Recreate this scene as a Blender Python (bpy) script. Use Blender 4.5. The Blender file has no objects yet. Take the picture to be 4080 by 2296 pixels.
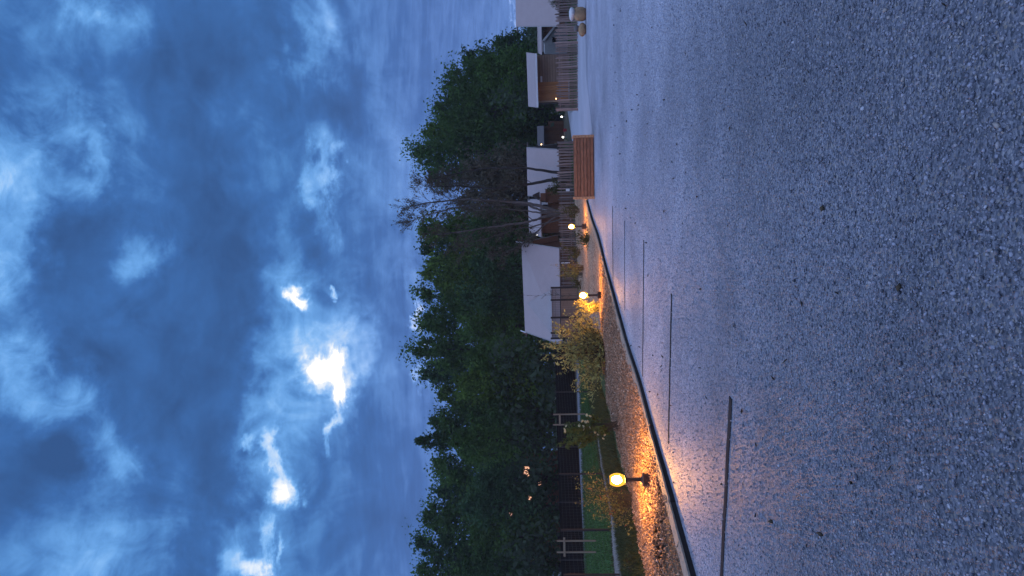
import bpy, math, random
import numpy as np
from mathutils import Vector, Matrix

sc = bpy.context.scene
COL = sc.collection
rng = np.random.default_rng(7)
random.seed(7)

# ------------------------------------------------------------------ camera
F, H = 2830.0, 1.53                       # focal length in photo pixels, eye height
TH, RO = math.radians(2.68), math.radians(1.25)
_fw = Vector((0, math.cos(TH), math.sin(TH)))
_u0 = Vector((0, -math.sin(TH), math.cos(TH)))
_r0 = Vector((1, 0, 0))
CR = _r0 * math.cos(RO) - _u0 * math.sin(RO)
CU = _r0 * math.sin(RO) + _u0 * math.cos(RO)
cam = bpy.data.cameras.new('camera')
cam_o = bpy.data.objects.new('camera', cam)
COL.objects.link(cam_o)
cam.sensor_fit = 'HORIZONTAL'
cam.sensor_width = 36.0
cam.lens = F / 4080 * 36.0
cam.clip_end = 3000
X, Y, Z = -CU, CR, -_fw                   # the phone was held upright: the picture lies on its side
cam_o.matrix_world = Matrix(((X.x, Y.x, Z.x, 0), (X.y, Y.y, Z.y, 0), (X.z, Y.z, Z.z, H), (0, 0, 0, 1)))
sc.camera = cam_o


def ray(px, py):
    return CR * ((1148 - py) / F) + CU * ((2040 - px) / F) + _fw


def P(px, py, D):
    r = ray(px, py)
    r = r * (D / r.y)
    return Vector((r.x, r.y, H + r.z))


def G(px, py, z=0.0):
    r = ray(px, py)
    t = (z - H) / r.z
    return Vector((r.x * t, r.y * t, z))


def azel(px, py):
    r = ray(px, py).normalized()
    return math.degrees(math.atan2(r.x, r.y)), math.degrees(math.asin(r.z))


# ------------------------------------------------------------------ exposure
sc.render.engine = 'CYCLES'
sc.view_settings.view_transform = 'Standard'
sc.view_settings.look = 'None'
sc.view_settings.exposure = 0.0
sc.view_settings.gamma = 1.0
sc.view_settings.use_curve_mapping = False
sc.cycles.use_denoising = True
sc.cycles.max_bounces = 6
sc.cycles.diffuse_bounces = 3
sc.cycles.transparent_max_bounces = 6
sc.cycles.sample_clamp_indirect = 4.0

# ------------------------------------------------------------------ world: dusk sky with broken cloud
SUN_EL, SUN_AZ = math.radians(74), math.radians(185)
world = bpy.data.worlds.new('World')
sc.world = world
world.use_nodes = True
nt = world.node_tree
nt.nodes.clear()


def N(t, **kw):
    n = nt.nodes.new(t)
    for k, v in kw.items():
        setattr(n, k, v)
    return n


def L(a, b):
    nt.links.new(a, b)


def M(op, a, b=None, c=None, clamp=False):
    n = N('ShaderNodeMath', operation=op)
    n.use_clamp = clamp
    for i, v in enumerate((a, b, c)):
        if v is None:
            continue
        if isinstance(v, (int, float)):
            n.inputs[i].default_value = v
        else:
            L(v, n.inputs[i])
    return n.outputs[0]


def VM(op, a, b=None):
    n = N('ShaderNodeVectorMath', operation=op)
    for i, v in enumerate((a, b)):
        if v is None:
            continue
        if isinstance(v, (tuple, list)):
            n.inputs[i].default_value = v
        else:
            L(v, n.inputs[i])
    return n.outputs['Value'] if op in ('LENGTH', 'DOT_PRODUCT') else n.outputs[0]


def NZ(vec, scale, detail=5, rough=0.55, dist=0.0, out='Fac'):
    n = N('ShaderNodeTexNoise')
    L(vec, n.inputs['Vector'])
    n.inputs['Scale'].default_value = scale
    n.inputs['Detail'].default_value = detail
    n.inputs['Roughness'].default_value = rough
    n.inputs['Distortion'].default_value = dist
    return n.outputs[out]


tc = N('ShaderNodeTexCoord')
d = tc.outputs['Generated']
sx = N('ShaderNodeSeparateXYZ')
L(d, sx.inputs[0])
dx, dy, dz = sx.outputs
zc = M('MAXIMUM', dz, 0.0)
inv = M('DIVIDE', 1.0, M('ADD', zc, 0.22))
cp = N('ShaderNodeCombineXYZ')
L(M('MULTIPLY', dx, inv), cp.inputs[0])
L(M('MULTIPLY', dy, inv), cp.inputs[1])
plane = cp.outputs[0]
DEG = 57.29578
az = M('MULTIPLY', M('ARCTAN2', dx, dy), DEG)
el = M('MULTIPLY', M('ARCSINE', dz), DEG)
ae = N('ShaderNodeCombineXYZ')
L(az, ae.inputs[0])
L(el, ae.inputs[1])
w1 = VM('MULTIPLY', VM('SUBTRACT', NZ(plane, 4.2, 6, 0.6, 0.3, 'Color'), (0.5, 0.5, 0.5)), (9.0, 7.0, 0.0))
w2 = VM('MULTIPLY', VM('SUBTRACT', NZ(d, 16.0, 7, 0.65, 0.0, 'Color'), (0.5, 0.5, 0.5)), (4.2, 3.8, 0.0))
w0 = VM('MULTIPLY', VM('SUBTRACT', NZ(d, 34.0, 6, 0.65, 0.0, 'Color'), (0.5, 0.5, 0.5)), (2.2, 2.0, 0.0))
aew = VM('ADD', VM('ADD', VM('ADD', ae.outputs[0], w1), w2), w0)
w3 = VM('MULTIPLY', VM('SUBTRACT', NZ(plane, 9.0, 7, 0.65, 0.6, 'Color'), (0.5, 0.5, 0.5)), (2.8, 2.4, 0.0))
aes = VM('ADD', VM('ADD', ae.outputs[0], w2), w3)

n1 = NZ(plane, 2.3, 7, 0.52, 0.5)
n2 = NZ(plane, 7.0, 6, 0.58, 0.7)
n3 = NZ(VM('MULTIPLY', plane, (0.45, 2.6, 1.0)), 5.0, 5, 0.55, 0.3)
n4 = NZ(d, 8.5, 8, 0.60, 0.9)
n6 = NZ(d, 19.0, 7, 0.62, 1.2)
n5 = NZ(VM('MULTIPLY', plane, (0.5, 2.2, 1.0)), 14.0, 5, 0.6, 0.6)
mz = N('ShaderNodeMapRange', interpolation_type='SMOOTHSTEP')
L(el, mz.inputs['Value'])
mz.inputs['From Min'].default_value = 6.0
mz.inputs['From Max'].default_value = 20.0
hi = mz.outputs[0]
lo = M('SUBTRACT', 1.0, hi)
val = M('ADD', M('MULTIPLY', M('SUBTRACT', n1, 0.5), 0.55), 0.37)
val = M('ADD', val, M('MULTIPLY', M('SUBTRACT', n2, 0.5), 0.46))
val = M('ADD', val, M('MULTIPLY', M('MULTIPLY', M('ADD', M('MULTIPLY', M('SUBTRACT', n4, 0.5), 0.85), M('MULTIPLY', M('SUBTRACT', n6, 0.5), 0.60)), 1.0), M('ADD', M('MULTIPLY', hi, .75), .25)))
val = M('ADD', val, M('MULTIPLY', M('ADD', M('MULTIPLY', M('SUBTRACT', n3, 0.5), 0.42), M('MULTIPLY', M('SUBTRACT', n5, 0.5), 0.30)), M('ADD', M('MULTIPLY', lo, .80), .26)))
val = M('ADD', val, M('MULTIPLY', lo, 0.06))
S_ = 1 / F * DEG
# (px, py, half extent along px, half extent along py, amount, sharp edge?)
CLOUDS = [
    (185, 600, 210, 190, .55, 0), (365, 630, 45, 150, .30, 0), (250, 612, 65, 65, -.40, 0), (330, 15, 80, 60, .50, 0),
    (360, 90, 140, 110, .22, 0), (280, 1000, 150, 230, -.35, 0), (580, 1025, 90, 70, .50, 0), (55, 880, 75, 220, .40, 0),
    (110, 1090, 70, 110, .32, 0), (880, 160, 230, 210, -.22, 0), (780, 680, 140, 170, -.2, 0), (960, 960, 150, 220, -.28, 0),
    (1255, 110, 120, 170, .62, 0), (1310, 400, 130, 120, -.34, 0), (1285, 765, 45, 150, .62, 0), (1335, 640, 22, 40, .5, 0),
    (1560, 700, 150, 500, .16, 0), (1600, 120, 120, 170, -.05, 0), (640, 330, 220, 240, -.08, 0), (520, 600, 110, 220, -.05, 0),
    (100, 1440, 90, 110, .55, 0), (250, 1570, 110, 100, .55, 0), (340, 1730, 80, 110, .40, 0), (435, 1850, 75, 80, .45, 0),
    (320, 1440, 150, 115, -.36, 0), (90, 1900, 170, 150, -.34, 0), (250, 1790, 70, 110, -.3, 0), (760, 1500, 270, 420, -.26, 0),
    (840, 1900, 120, 170, -.2, 0), (540, 2210, 220, 120, .30, 0), (160, 2200, 190, 150, .18, 0),
    (1310, 1490, 150, 150, 1.35, 1), (1250, 1475, 100, 85, .7, 1), (1345, 1430, 62, 75, .9, 1), (1340, 1590, 45, 105, 1.0, 1),
    (1325, 1700, 36, 65, .85, 1), (1322, 1790, 24, 70, .4, 1), (1185, 1176, 62, 62, 1.25, 1), (1322, 1168, 28, 26, .8, 1),
    (1300, 1320, 100, 170, .40, 0), (1300, 1480, 250, 240, .42, 0), (1420, 1420, 90, 200, .3, 0),
    (1140, 1962, 78, 92, 1.3, 1), (1098, 1760, 42, 115, .75, 1), (1010, 1745, 42, 50, .6, 1), (1118, 1860, 34, 95, .6, 1),
    (1060, 1840, 130, 210, .28, 0), (1025, 2270, 76, 82, 1.2, 1), (1050, 2125, 40, 110, .6, 1), (940, 2265, 60, 80, .5, 1), (900, 1100, 120, 1000, -.10, 0), (700, 250, 150, 300, -.08, 0),
    (1120, 2215, 20, 90, .5, 1), (1040, 2210, 160, 170, .32, 0), (1040, 1340, 50, 90, .24, 0), (960, 1345, 40, 40, .2, 0),
    (1130, 1500, 110, 420, .30, 0), (1200, 1130, 120, 90, .3, 0), (1560, 1900, 170, 420, -.14, 0), (1690, 1490, 30, 60, .5, 1),
    (1668, 1270, 26, 80, .9, 1), (1690, 1390, 22, 60, .8, 1), (2050, 60, 30, 110, .6, 1), (1660, 1130, 60, 160, .35, 0),
    (1150, 1880, 300, 40, -.0, 0), (1120, 1690, 200, 60, -.15, 0),
]
soft = None
break_up = M('ADD', M('MULTIPLY', M('SUBTRACT', M('ADD', M('MULTIPLY', n4, .6), M('MULTIPLY', n6, .4)), .5), 3.4), 1.0)
for (px, py, rx, ry, amt, sharp) in CLOUDS:
    if amt == 0:
        continue
    a, e = azel(px, py)
    k = 1.02 if sharp else 1.35
    amt *= 1.0 if sharp else .80
    ca = max(0.6, math.cos(math.radians(e)))
    dv = VM('MULTIPLY', VM('SUBTRACT', aes if sharp else aew, (a, e, 0)), (1 / (ry * S_ * k / ca), 1 / (rx * S_ * k), 0))
    mr = N('ShaderNodeMapRange', interpolation_type='SMOOTHERSTEP')
    L(VM('LENGTH', dv), mr.inputs['Value'])
    mr.inputs['From Min'].default_value = 0.0
    mr.inputs['From Max'].default_value = 1.0 if sharp else 1.25
    mr.inputs['To Min'].default_value = amt
    mr.inputs['To Max'].default_value = 0.0
    if sharp:
        val = M('ADD', val, mr.outputs[0])
    else:
        soft = mr.outputs[0] if soft is None else M('ADD', soft, mr.outputs[0])
val = M('ADD', val, M('MULTIPLY', soft, break_up))


def ramp(fac, stops):
    n = N('ShaderNodeValToRGB')
    L(fac, n.inputs[0])
    e = n.color_ramp.elements
    e[0].position, e[0].color = stops[0][0], (*stops[0][1], 1)
    e[1].position, e[1].color = stops[1][0], (*stops[1][1], 1)
    for p, c in stops[2:]:
        x = e.new(p)
        x.color = (*c, 1)
    return n.outputs[0]


vs = M('MULTIPLY', val, 0.5, clamp=True)
high = ramp(vs, [(0.0, (.030, .090, .255)), (.17, (.045, .150, .42)), (.30, (.090, .265, .62)), (.42, (.145, .38, .80)),
                 (.54, (.25, .52, .94)), (.66, (.44, .66, .98)), (.78, (.72, .84, 1.0)), (.90, (1.0, 1.02, 1.05)), (1.0, (1.5, 1.5, 1.55))])
low = ramp(vs, [(0.0, (.042, .098, .29)), (.17, (.066, .155, .44)), (.30, (.130, .255, .63)), (.42, (.24, .40, .83)),
                (.54, (.42, .55, .95)), (.66, (.58, .70, 1.0)), (.80, (.82, .88, 1.02)), (.92, (1.05, 1.05, 1.08)), (1.0, (1.6, 1.6, 1.6))])
mx = N('ShaderNodeMix', data_type='RGBA')
L(mz.outputs[0], mx.inputs['Factor'])
L(low, mx.inputs['A'])
L(high, mx.inputs['B'])
sky = N('ShaderNodeTexSky', sky_type='NISHITA')
sky.sun_disc = False
sky.sun_elevation = SUN_EL
sky.sun_rotation = SUN_AZ
bg1 = N('ShaderNodeBackground')
L(sky.outputs[0], bg1.inputs['Color'])
bg1.inputs['Strength'].default_value = 0.002
bg2 = N('ShaderNodeBackground')
L(mx.outputs['Result'], bg2.inputs['Color'])
bg2.inputs['Strength'].default_value = 1.0
ad = N('ShaderNodeAddShader')
L(bg1.outputs[0], ad.inputs[0])
L(bg2.outputs[0], ad.inputs[1])
wo = N('ShaderNodeOutputWorld')
L(ad.outputs[0], wo.inputs['Surface'])
world.cycles.sampling_method = 'MANUAL'
world.cycles.sample_map_resolution = 512

sun = bpy.data.lights.new('sun', 'SUN')
sun.energy = 2.25
sun.angle = math.radians(110)
sun.color = (.55, 0.67, 1.0)
sun_o = bpy.data.objects.new('sun', sun)
COL.objects.link(sun_o)
sd = Vector((math.sin(SUN_AZ) * math.cos(SUN_EL), math.cos(SUN_AZ) * math.cos(SUN_EL), math.sin(SUN_EL)))
sun_o.rotation_euler = sd.to_track_quat('Z', 'Y').to_euler()


# ------------------------------------------------------------------ materials
def mat_new(name):
    m = bpy.data.materials.new(name)
    m.use_nodes = True
    t = m.node_tree
    b = t.nodes['Principled BSDF']
    return m, t, b


def mat(name, col, rough=0.8, var=0.25, scale=6.0, stretch=(1, 1, 1), bump=0.0, bscale=40.0, spec=0.4, metal=0.0, objvar=0.0):
    m, t, b = mat_new(name)
    b.inputs['Roughness'].default_value = rough
    b.inputs['Specular IOR Level'].default_value = spec
    b.inputs['Metallic'].default_value = metal
    tcx = t.nodes.new('ShaderNodeTexCoord')
    mp = t.nodes.new('ShaderNodeMapping')
    mp.inputs['Scale'].default_value = stretch
    t.links.new(tcx.outputs['Object'], mp.inputs[0])
    n = t.nodes.new('ShaderNodeTexNoise')
    n.inputs['Scale'].default_value = scale
    n.inputs['Detail'].default_value = 6
    n.inputs['Roughness'].default_value = .6
    t.links.new(mp.outputs[0], n.inputs['Vector'])
    r = t.nodes.new('ShaderNodeValToRGB')
    r.color_ramp.elements[0].position = .25
    r.color_ramp.elements[1].position = .75
    r.color_ramp.elements[0].color = (*[c * (1 - var) for c in col], 1)
    r.color_ramp.elements[1].color = (*[min(1, c * (1 + var)) for c in col], 1)
    t.links.new(n.outputs['Fac'], r.inputs[0])
    out = r.outputs[0]
    if objvar:
        oi = t.nodes.new('ShaderNodeObjectInfo')
        mr = t.nodes.new('ShaderNodeMapRange')
        mr.inputs['To Min'].default_value = 1 - objvar
        mr.inputs['To Max'].default_value = 1 + objvar
        t.links.new(oi.outputs['Random'], mr.inputs['Value'])
        mm = t.nodes.new('ShaderNodeVectorMath')
        mm.operation = 'SCALE'
        t.links.new(out, mm.inputs[0])
        t.links.new(mr.outputs[0], mm.inputs['Scale'])
        out = mm.outputs[0]
    t.links.new(out, b.inputs['Base Color'])
    if bump:
        n2_ = t.nodes.new('ShaderNodeTexNoise')
        n2_.inputs['Scale'].default_value = bscale
        n2_.inputs['Detail'].default_value = 4
        t.links.new(mp.outputs[0], n2_.inputs['Vector'])
        bp = t.nodes.new('ShaderNodeBump')
        bp.inputs['Strength'].default_value = bump
        bp.inputs['Distance'].default_value = 0.02
        t.links.new(n2_.outputs['Fac'], bp.inputs['Height'])
        t.links.new(bp.outputs[0], b.inputs['Normal'])
    return m


def mat_emit(name, col, strength):
    m, t, b = mat_new(name)
    b.inputs['Base Color'].default_value = (.8, .8, .8, 1)
    b.inputs['Emission Color'].default_value = (*col, 1)
    b.inputs['Emission Strength'].default_value = strength
    return m


def mat_attr(name, stops, rough=.8, spec=.3, bigvar=0.0, bigscale=.5):
    """Colour from the per-piece attribute 'shade'."""
    m, t, b = mat_new(name)
    b.inputs['Roughness'].default_value = rough
    b.inputs['Specular IOR Level'].default_value = spec
    a = t.nodes.new('ShaderNodeAttribute')
    a.attribute_name = 'shade'
    r = t.nodes.new('ShaderNodeValToRGB')
    e = r.color_ramp.elements
    e[0].position, e[0].color = stops[0][0], (*stops[0][1], 1)
    e[1].position, e[1].color = stops[1][0], (*stops[1][1], 1)
    for p_, c in stops[2:]:
        e.new(p_).color = (*c, 1)
    t.links.new(a.outputs['Fac'], r.inputs[0])
    t.links.new(r.outputs[0], b.inputs['Base Color'])
    return m


def mat_leaf(name, col, var=.5, trans=.42):
    m = bpy.data.materials.new(name)
    m.use_nodes = True
    t = m.node_tree
    t.nodes.clear()
    o = t.nodes.new('ShaderNodeOutputMaterial')
    a = t.nodes.new('ShaderNodeAttribute')
    a.attribute_name = 'shade'
    r = t.nodes.new('ShaderNodeValToRGB')
    e = r.color_ramp.elements
    e[0].position, e[0].color = 0, (*[c * (1 - var) for c in col], 1)
    e[1].position, e[1].color = 1, (*[c * (1 + var) for c in col], 1)
    t.links.new(a.outputs['Fac'], r.inputs[0])
    df = t.nodes.new('ShaderNodeBsdfDiffuse')
    tr = t.nodes.new('ShaderNodeBsdfTranslucent')
    mix = t.nodes.new('ShaderNodeMixShader')
    mix.inputs[0].default_value = trans
    t.links.new(r.outputs[0], df.inputs[0])
    t.links.new(r.outputs[0], tr.inputs[0])
    t.links.new(df.outputs[0], mix.inputs[1])
    t.links.new(tr.outputs[0], mix.inputs[2])
    t.links.new(mix.outputs[0], o.inputs[0])
    return m


def mat_ground(name, cols, cell, bump, rough=.75, spec=.4, big=.35, bigscale=.35):
    """Loose material: cells with their own colour, raised, over broad uneven wear."""
    m, t, b = mat_new(name)
    b.inputs['Roughness'].default_value = rough
    b.inputs['Specular IOR Level'].default_value = spec
    tcx = t.nodes.new('ShaderNodeTexCoord')
    v = t.nodes.new('ShaderNodeTexVoronoi')
    v.inputs['Scale'].default_value = cell
    v.inputs['Randomness'].default_value = 1.0
    t.links.new(tcx.outputs['Object'], v.inputs['Vector'])
    sp = t.nodes.new('ShaderNodeSeparateColor')
    t.links.new(v.outputs['Color'], sp.inputs[0])
    r = t.nodes.new('ShaderNodeValToRGB')
    e = r.color_ramp.elements
    e[0].position, e[0].color = cols[0][0], (*cols[0][1], 1)
    e[1].position, e[1].color = cols[1][0], (*cols[1][1], 1)
    for p_, c in cols[2:]:
        e.new(p_).color = (*c, 1)
    t.links.new(sp.outputs[0], r.inputs[0])
    n = t.nodes.new('ShaderNodeTexNoise')
    n.inputs['Scale'].default_value = bigscale
    n.inputs['Detail'].default_value = 8
    n.inputs['Roughness'].default_value = .65
    t.links.new(tcx.outputs['Object'], n.inputs['Vector'])
    mr = t.nodes.new('ShaderNodeMapRange')
    mr.inputs['From Min'].default_value = .3
    mr.inputs['From Max'].default_value = .7
    mr.inputs['To Min'].default_value = 1 - big
    mr.inputs['To Max'].default_value = 1 + big * .6
    t.links.new(n.outputs['Fac'], mr.inputs['Value'])
    sc_ = t.nodes.new('ShaderNodeVectorMath')
    sc_.operation = 'SCALE'
    t.links.new(r.outputs[0], sc_.inputs[0])
    t.links.new(mr.outputs[0], sc_.inputs['Scale'])
    t.links.new(sc_.outputs[0], b.inputs['Base Color'])
    bp = t.nodes.new('ShaderNodeBump')
    bp.inputs['Strength'].default_value = bump
    bp.inputs['Distance'].default_value = .6 / cell
    bp.invert = True
    t.links.new(v.outputs['Distance'], bp.inputs['Height'])
    t.links.new(bp.outputs[0], b.inputs['Normal'])
    return m


STONE_STOPS = [(0, (.085, .092, .12)), (.3, (.20, .215, .28)), (.6, (.32, .335, .415)), (.82, (.44, .455, .55)), (.93, (.45, .39, .34)), (1, (.62, .63, .70))]
MT = {}
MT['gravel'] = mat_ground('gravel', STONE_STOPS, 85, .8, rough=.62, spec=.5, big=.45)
def yard_falloff():  # light falloff painted into the gravel colour, darker towards the camera
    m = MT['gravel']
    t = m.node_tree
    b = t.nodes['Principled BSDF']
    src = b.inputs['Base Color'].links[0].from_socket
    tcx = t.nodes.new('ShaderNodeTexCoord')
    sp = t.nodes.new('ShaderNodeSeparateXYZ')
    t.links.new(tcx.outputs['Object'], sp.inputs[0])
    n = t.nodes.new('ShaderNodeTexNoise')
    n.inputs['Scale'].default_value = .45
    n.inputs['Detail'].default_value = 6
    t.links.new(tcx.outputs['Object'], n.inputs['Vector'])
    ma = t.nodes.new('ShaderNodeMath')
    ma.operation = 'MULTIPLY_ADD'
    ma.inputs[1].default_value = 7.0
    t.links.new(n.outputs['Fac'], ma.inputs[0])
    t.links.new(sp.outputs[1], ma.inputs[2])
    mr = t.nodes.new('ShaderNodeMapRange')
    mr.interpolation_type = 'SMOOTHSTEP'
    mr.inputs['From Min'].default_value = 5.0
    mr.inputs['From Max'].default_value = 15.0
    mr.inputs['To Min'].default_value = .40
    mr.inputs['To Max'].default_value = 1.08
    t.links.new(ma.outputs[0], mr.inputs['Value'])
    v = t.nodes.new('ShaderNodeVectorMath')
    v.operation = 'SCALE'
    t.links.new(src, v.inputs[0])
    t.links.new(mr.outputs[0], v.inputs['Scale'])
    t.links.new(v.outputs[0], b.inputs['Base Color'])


yard_falloff()
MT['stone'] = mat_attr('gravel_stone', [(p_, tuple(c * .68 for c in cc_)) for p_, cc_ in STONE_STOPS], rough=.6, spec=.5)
MT['soil_bit'] = mat_attr('dark_bits', [(0, (.02, .017, .013)), (1, (.07, .05, .03))])
MT['road'] = mat_ground('pale_road', [(0, (.29, .295, .345)), (1, (.40, .405, .46))], 60, .4, big=.2)
MT['asphalt'] = mat_ground('worn_asphalt', [(0, (.15, .155, .18)), (1, (.20, .20, .225))], 30, .3, big=.3, spec=.1, rough=.95)
MT['soil'] = mat_ground('soil', [(0, (.05, .045, .03)), (1, (.09, .08, .05))], 20, .5)
MT['chip_bed'] = mat_ground('chip_bed', [(0, (.14, .082, .05)), (.6, (.33, .20, .125)), (1, (.50, .36, .25))], 26, 1.0, rough=.9, spec=.2)
MT['chip'] = mat_attr('wood_chip', [(0, (.11, .065, .04)), (.5, (.33, .20, .12)), (.85, (.50, .35, .24)), (1, (.62, .52, .42))], rough=.85)
MT['lawn'] = mat('lawn', (.05, .115, .03), .95, .35, 3, spec=.1, bump=.5, bscale=60)
MT['verge'] = mat('verge', (.035, .055, .02), .9, .4, 4, spec=.1, bump=.5, bscale=50)
MT['grass'] = mat_leaf('grass_blade', (.05, .10, .03), .5, .2)
MT['verge_blade'] = mat_leaf('verge_blade', (.065, .075, .032), .6, .2)
MT['path'] = mat_ground('sandy_path', [(0, (.17, .15, .135)), (1, (.25, .22, .19))], 50, .4, big=.45, spec=.1, rough=.95)
MT['canvas'] = mat('pale_canvas', (.345, .285, .285), .85, .05, 2.5, spec=.15)
MT['canvas2'] = mat('grey_canvas', (.31, .28, .285), .85, .06, 2.5, spec=.15)
MT['dull_roof'] = mat('dull_roof', (.13, .12, .125), .9, .2, 4, spec=.1)
MT['white'] = mat('white_paint', (.62, .62, .64), .6, .05, 5)
MT['brown_wood'] = mat('brown_wood', (.135, .055, .028), .75, .3, 3, (1, 1, 12), objvar=.18)
MT['warm_wood'] = mat('warm_wood', (.34, .145, .05), .7, .3, 3, (8, 8, 1), objvar=.2)
MT['grey_wood'] = mat('grey_wood', (.21, .135, .095), .75, .25, 3, (1, 1, 14), objvar=.14)
MT['picket'] = mat('weathered_picket', (.18, .135, .12), .8, .35, 5, (6, 6, 1), objvar=.5)
MT['planter'] = mat('larch_board', (.19, .085, .045), .7, .6, 5, (1.0, 6, 12), bump=.3, bscale=30, objvar=.32)
MT['planter_end'] = mat('larch_post', (.42, .24, .13), .7, .25, 5, (8, 8, 1))
MT['sleeper'] = mat('sleeper_timber', (.04, .033, .03), .95, .4, 5, (1, 1, 3), spec=.08, bump=.4, bscale=60, objvar=.12)
MT['cap'] = mat('dusty_cap', (.27, .22, .17), .85, .3, 6, (3, 3, 1), bump=.4, bscale=50, objvar=.15)
MT['strip'] = mat('dark_strip', (.028, .028, .03), .95, .3, 4, spec=.08)
MT['dark'] = mat('dark_metal', (.018, .014, .013), .5, .2, 8, spec=.5)
MT['post'] = mat('dark_timber', (.03, .022, .02), .8, .2, 5)
MT['wire'] = mat('dark_wire', (.03, .035, .035), .5, .1, 5)
MT['net'] = mat('windbreak_net', (.008, .007, .006), .95, .3, 3, spec=.05)
MT['stake'] = mat('pale_stake', (.26, .19, .13), .8, .2, 5, (6, 6, 1))
MT['bark'] = mat('dark_bark', (.035, .03, .026), .9, .3, 6)
MT['pale_bark'] = mat('pale_bark', (.105, .088, .08), .9, .35, 6)
MT['twig'] = mat('brown_twig', (.075, .058, .04), .9, .2, 5)
MT['red_twig'] = mat('reddish_stem', (.25, .09, .04), .8, .2, 5)
MT['tan_rock'] = mat('tan_rock', (.32, .20, .11), .85, .35, 5, bump=.6, bscale=12)
MT['pale_rock'] = mat('pale_rock', (.55, .55, .56), .8, .2, 5, bump=.4, bscale=10)
MT['grey_rock'] = mat('grey_rock', (.12, .11, .11), .85, .3, 5, bump=.5, bscale=12)
MT['grey_wall'] = mat('grey_wall', (.30, .29, .29), .8, .1, 4)
MT['black'] = mat('black_glass', (.01, .01, .012), .2, .1, 4)
MT['red'] = mat('red_cloth', (.30, .02, .03), .9, .1, 4)
MT['bulb'] = mat_emit('warm_bulb', (1.0, .44, .08), 4700.0)
MT['globe_white'] = mat_emit('white_globe', (1.0, .96, .84), 5.0)
MT['lit_window'] = mat_emit('lit_window', (1.0, .46, .22), 1.1)
MT['lit_cool'] = mat_emit('lit_pane', (.75, .85, 1.0), 1.0)
MT['small_lamp'] = mat_emit('small_warm_lamp', (1.0, .6, .22), 7.0)
MT['leaf_mid'] = mat_leaf('leaf_mid', (.078, .143, .036))
MT['leaf_yel'] = mat_leaf('leaf_yellow_green', (.108, .172, .034))
MT['leaf_dark'] = mat_leaf('leaf_dark', (.054, .104, .032))
MT['leaf_blue'] = mat_leaf('leaf_blue_green', (.062, .120, .052))
MT['leaf_brown'] = mat_leaf('leaf_brown', (.12, .105, .07))
MT['leaf_under'] = mat_leaf('leaf_under', (.06, .085, .05))
MT['leaf_willow'] = mat_leaf('leaf_willow', (.40, .37, .13), .4, .3)
MT['leaf_gold'] = mat_leaf('leaf_gold', (.24, .21, .07), .4, .3)
MT['leaf_rust'] = mat_leaf('leaf_rust', (.25, .095, .04), .4, .3)
MT['leaf_olive'] = mat_leaf('leaf_olive', (.075, .08, .03), .4, .3)
MT['leaf_rose'] = mat_leaf('leaf_rose', (.11, .14, .045), .4, .3)
MT['petal'] = mat_leaf('petal', (.85, .78, .5), .15, .35)

# frosted lantern glass round the bulb
m_, t_, b_ = mat_new('frosted_glass')
t_.nodes.remove(b_)
o_ = t_.nodes['Material Output']
tr_ = t_.nodes.new('ShaderNodeBsdfTransparent')
tr_.inputs[0].default_value = (1, .93, .8, 1)
em_ = t_.nodes.new('ShaderNodeEmission')
em_.inputs[0].default_value = (1.0, .48, .05, 1)
em_.inputs[1].default_value = 1.7
mx_ = t_.nodes.new('ShaderNodeMixShader')
mx_.inputs[0].default_value = .70
t_.links.new(tr_.outputs[0], mx_.inputs[1])
t_.links.new(em_.outputs[0], mx_.inputs[2])
t_.links.new(mx_.outputs[0], o_.inputs[0])
MT['lantern'] = m_


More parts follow.
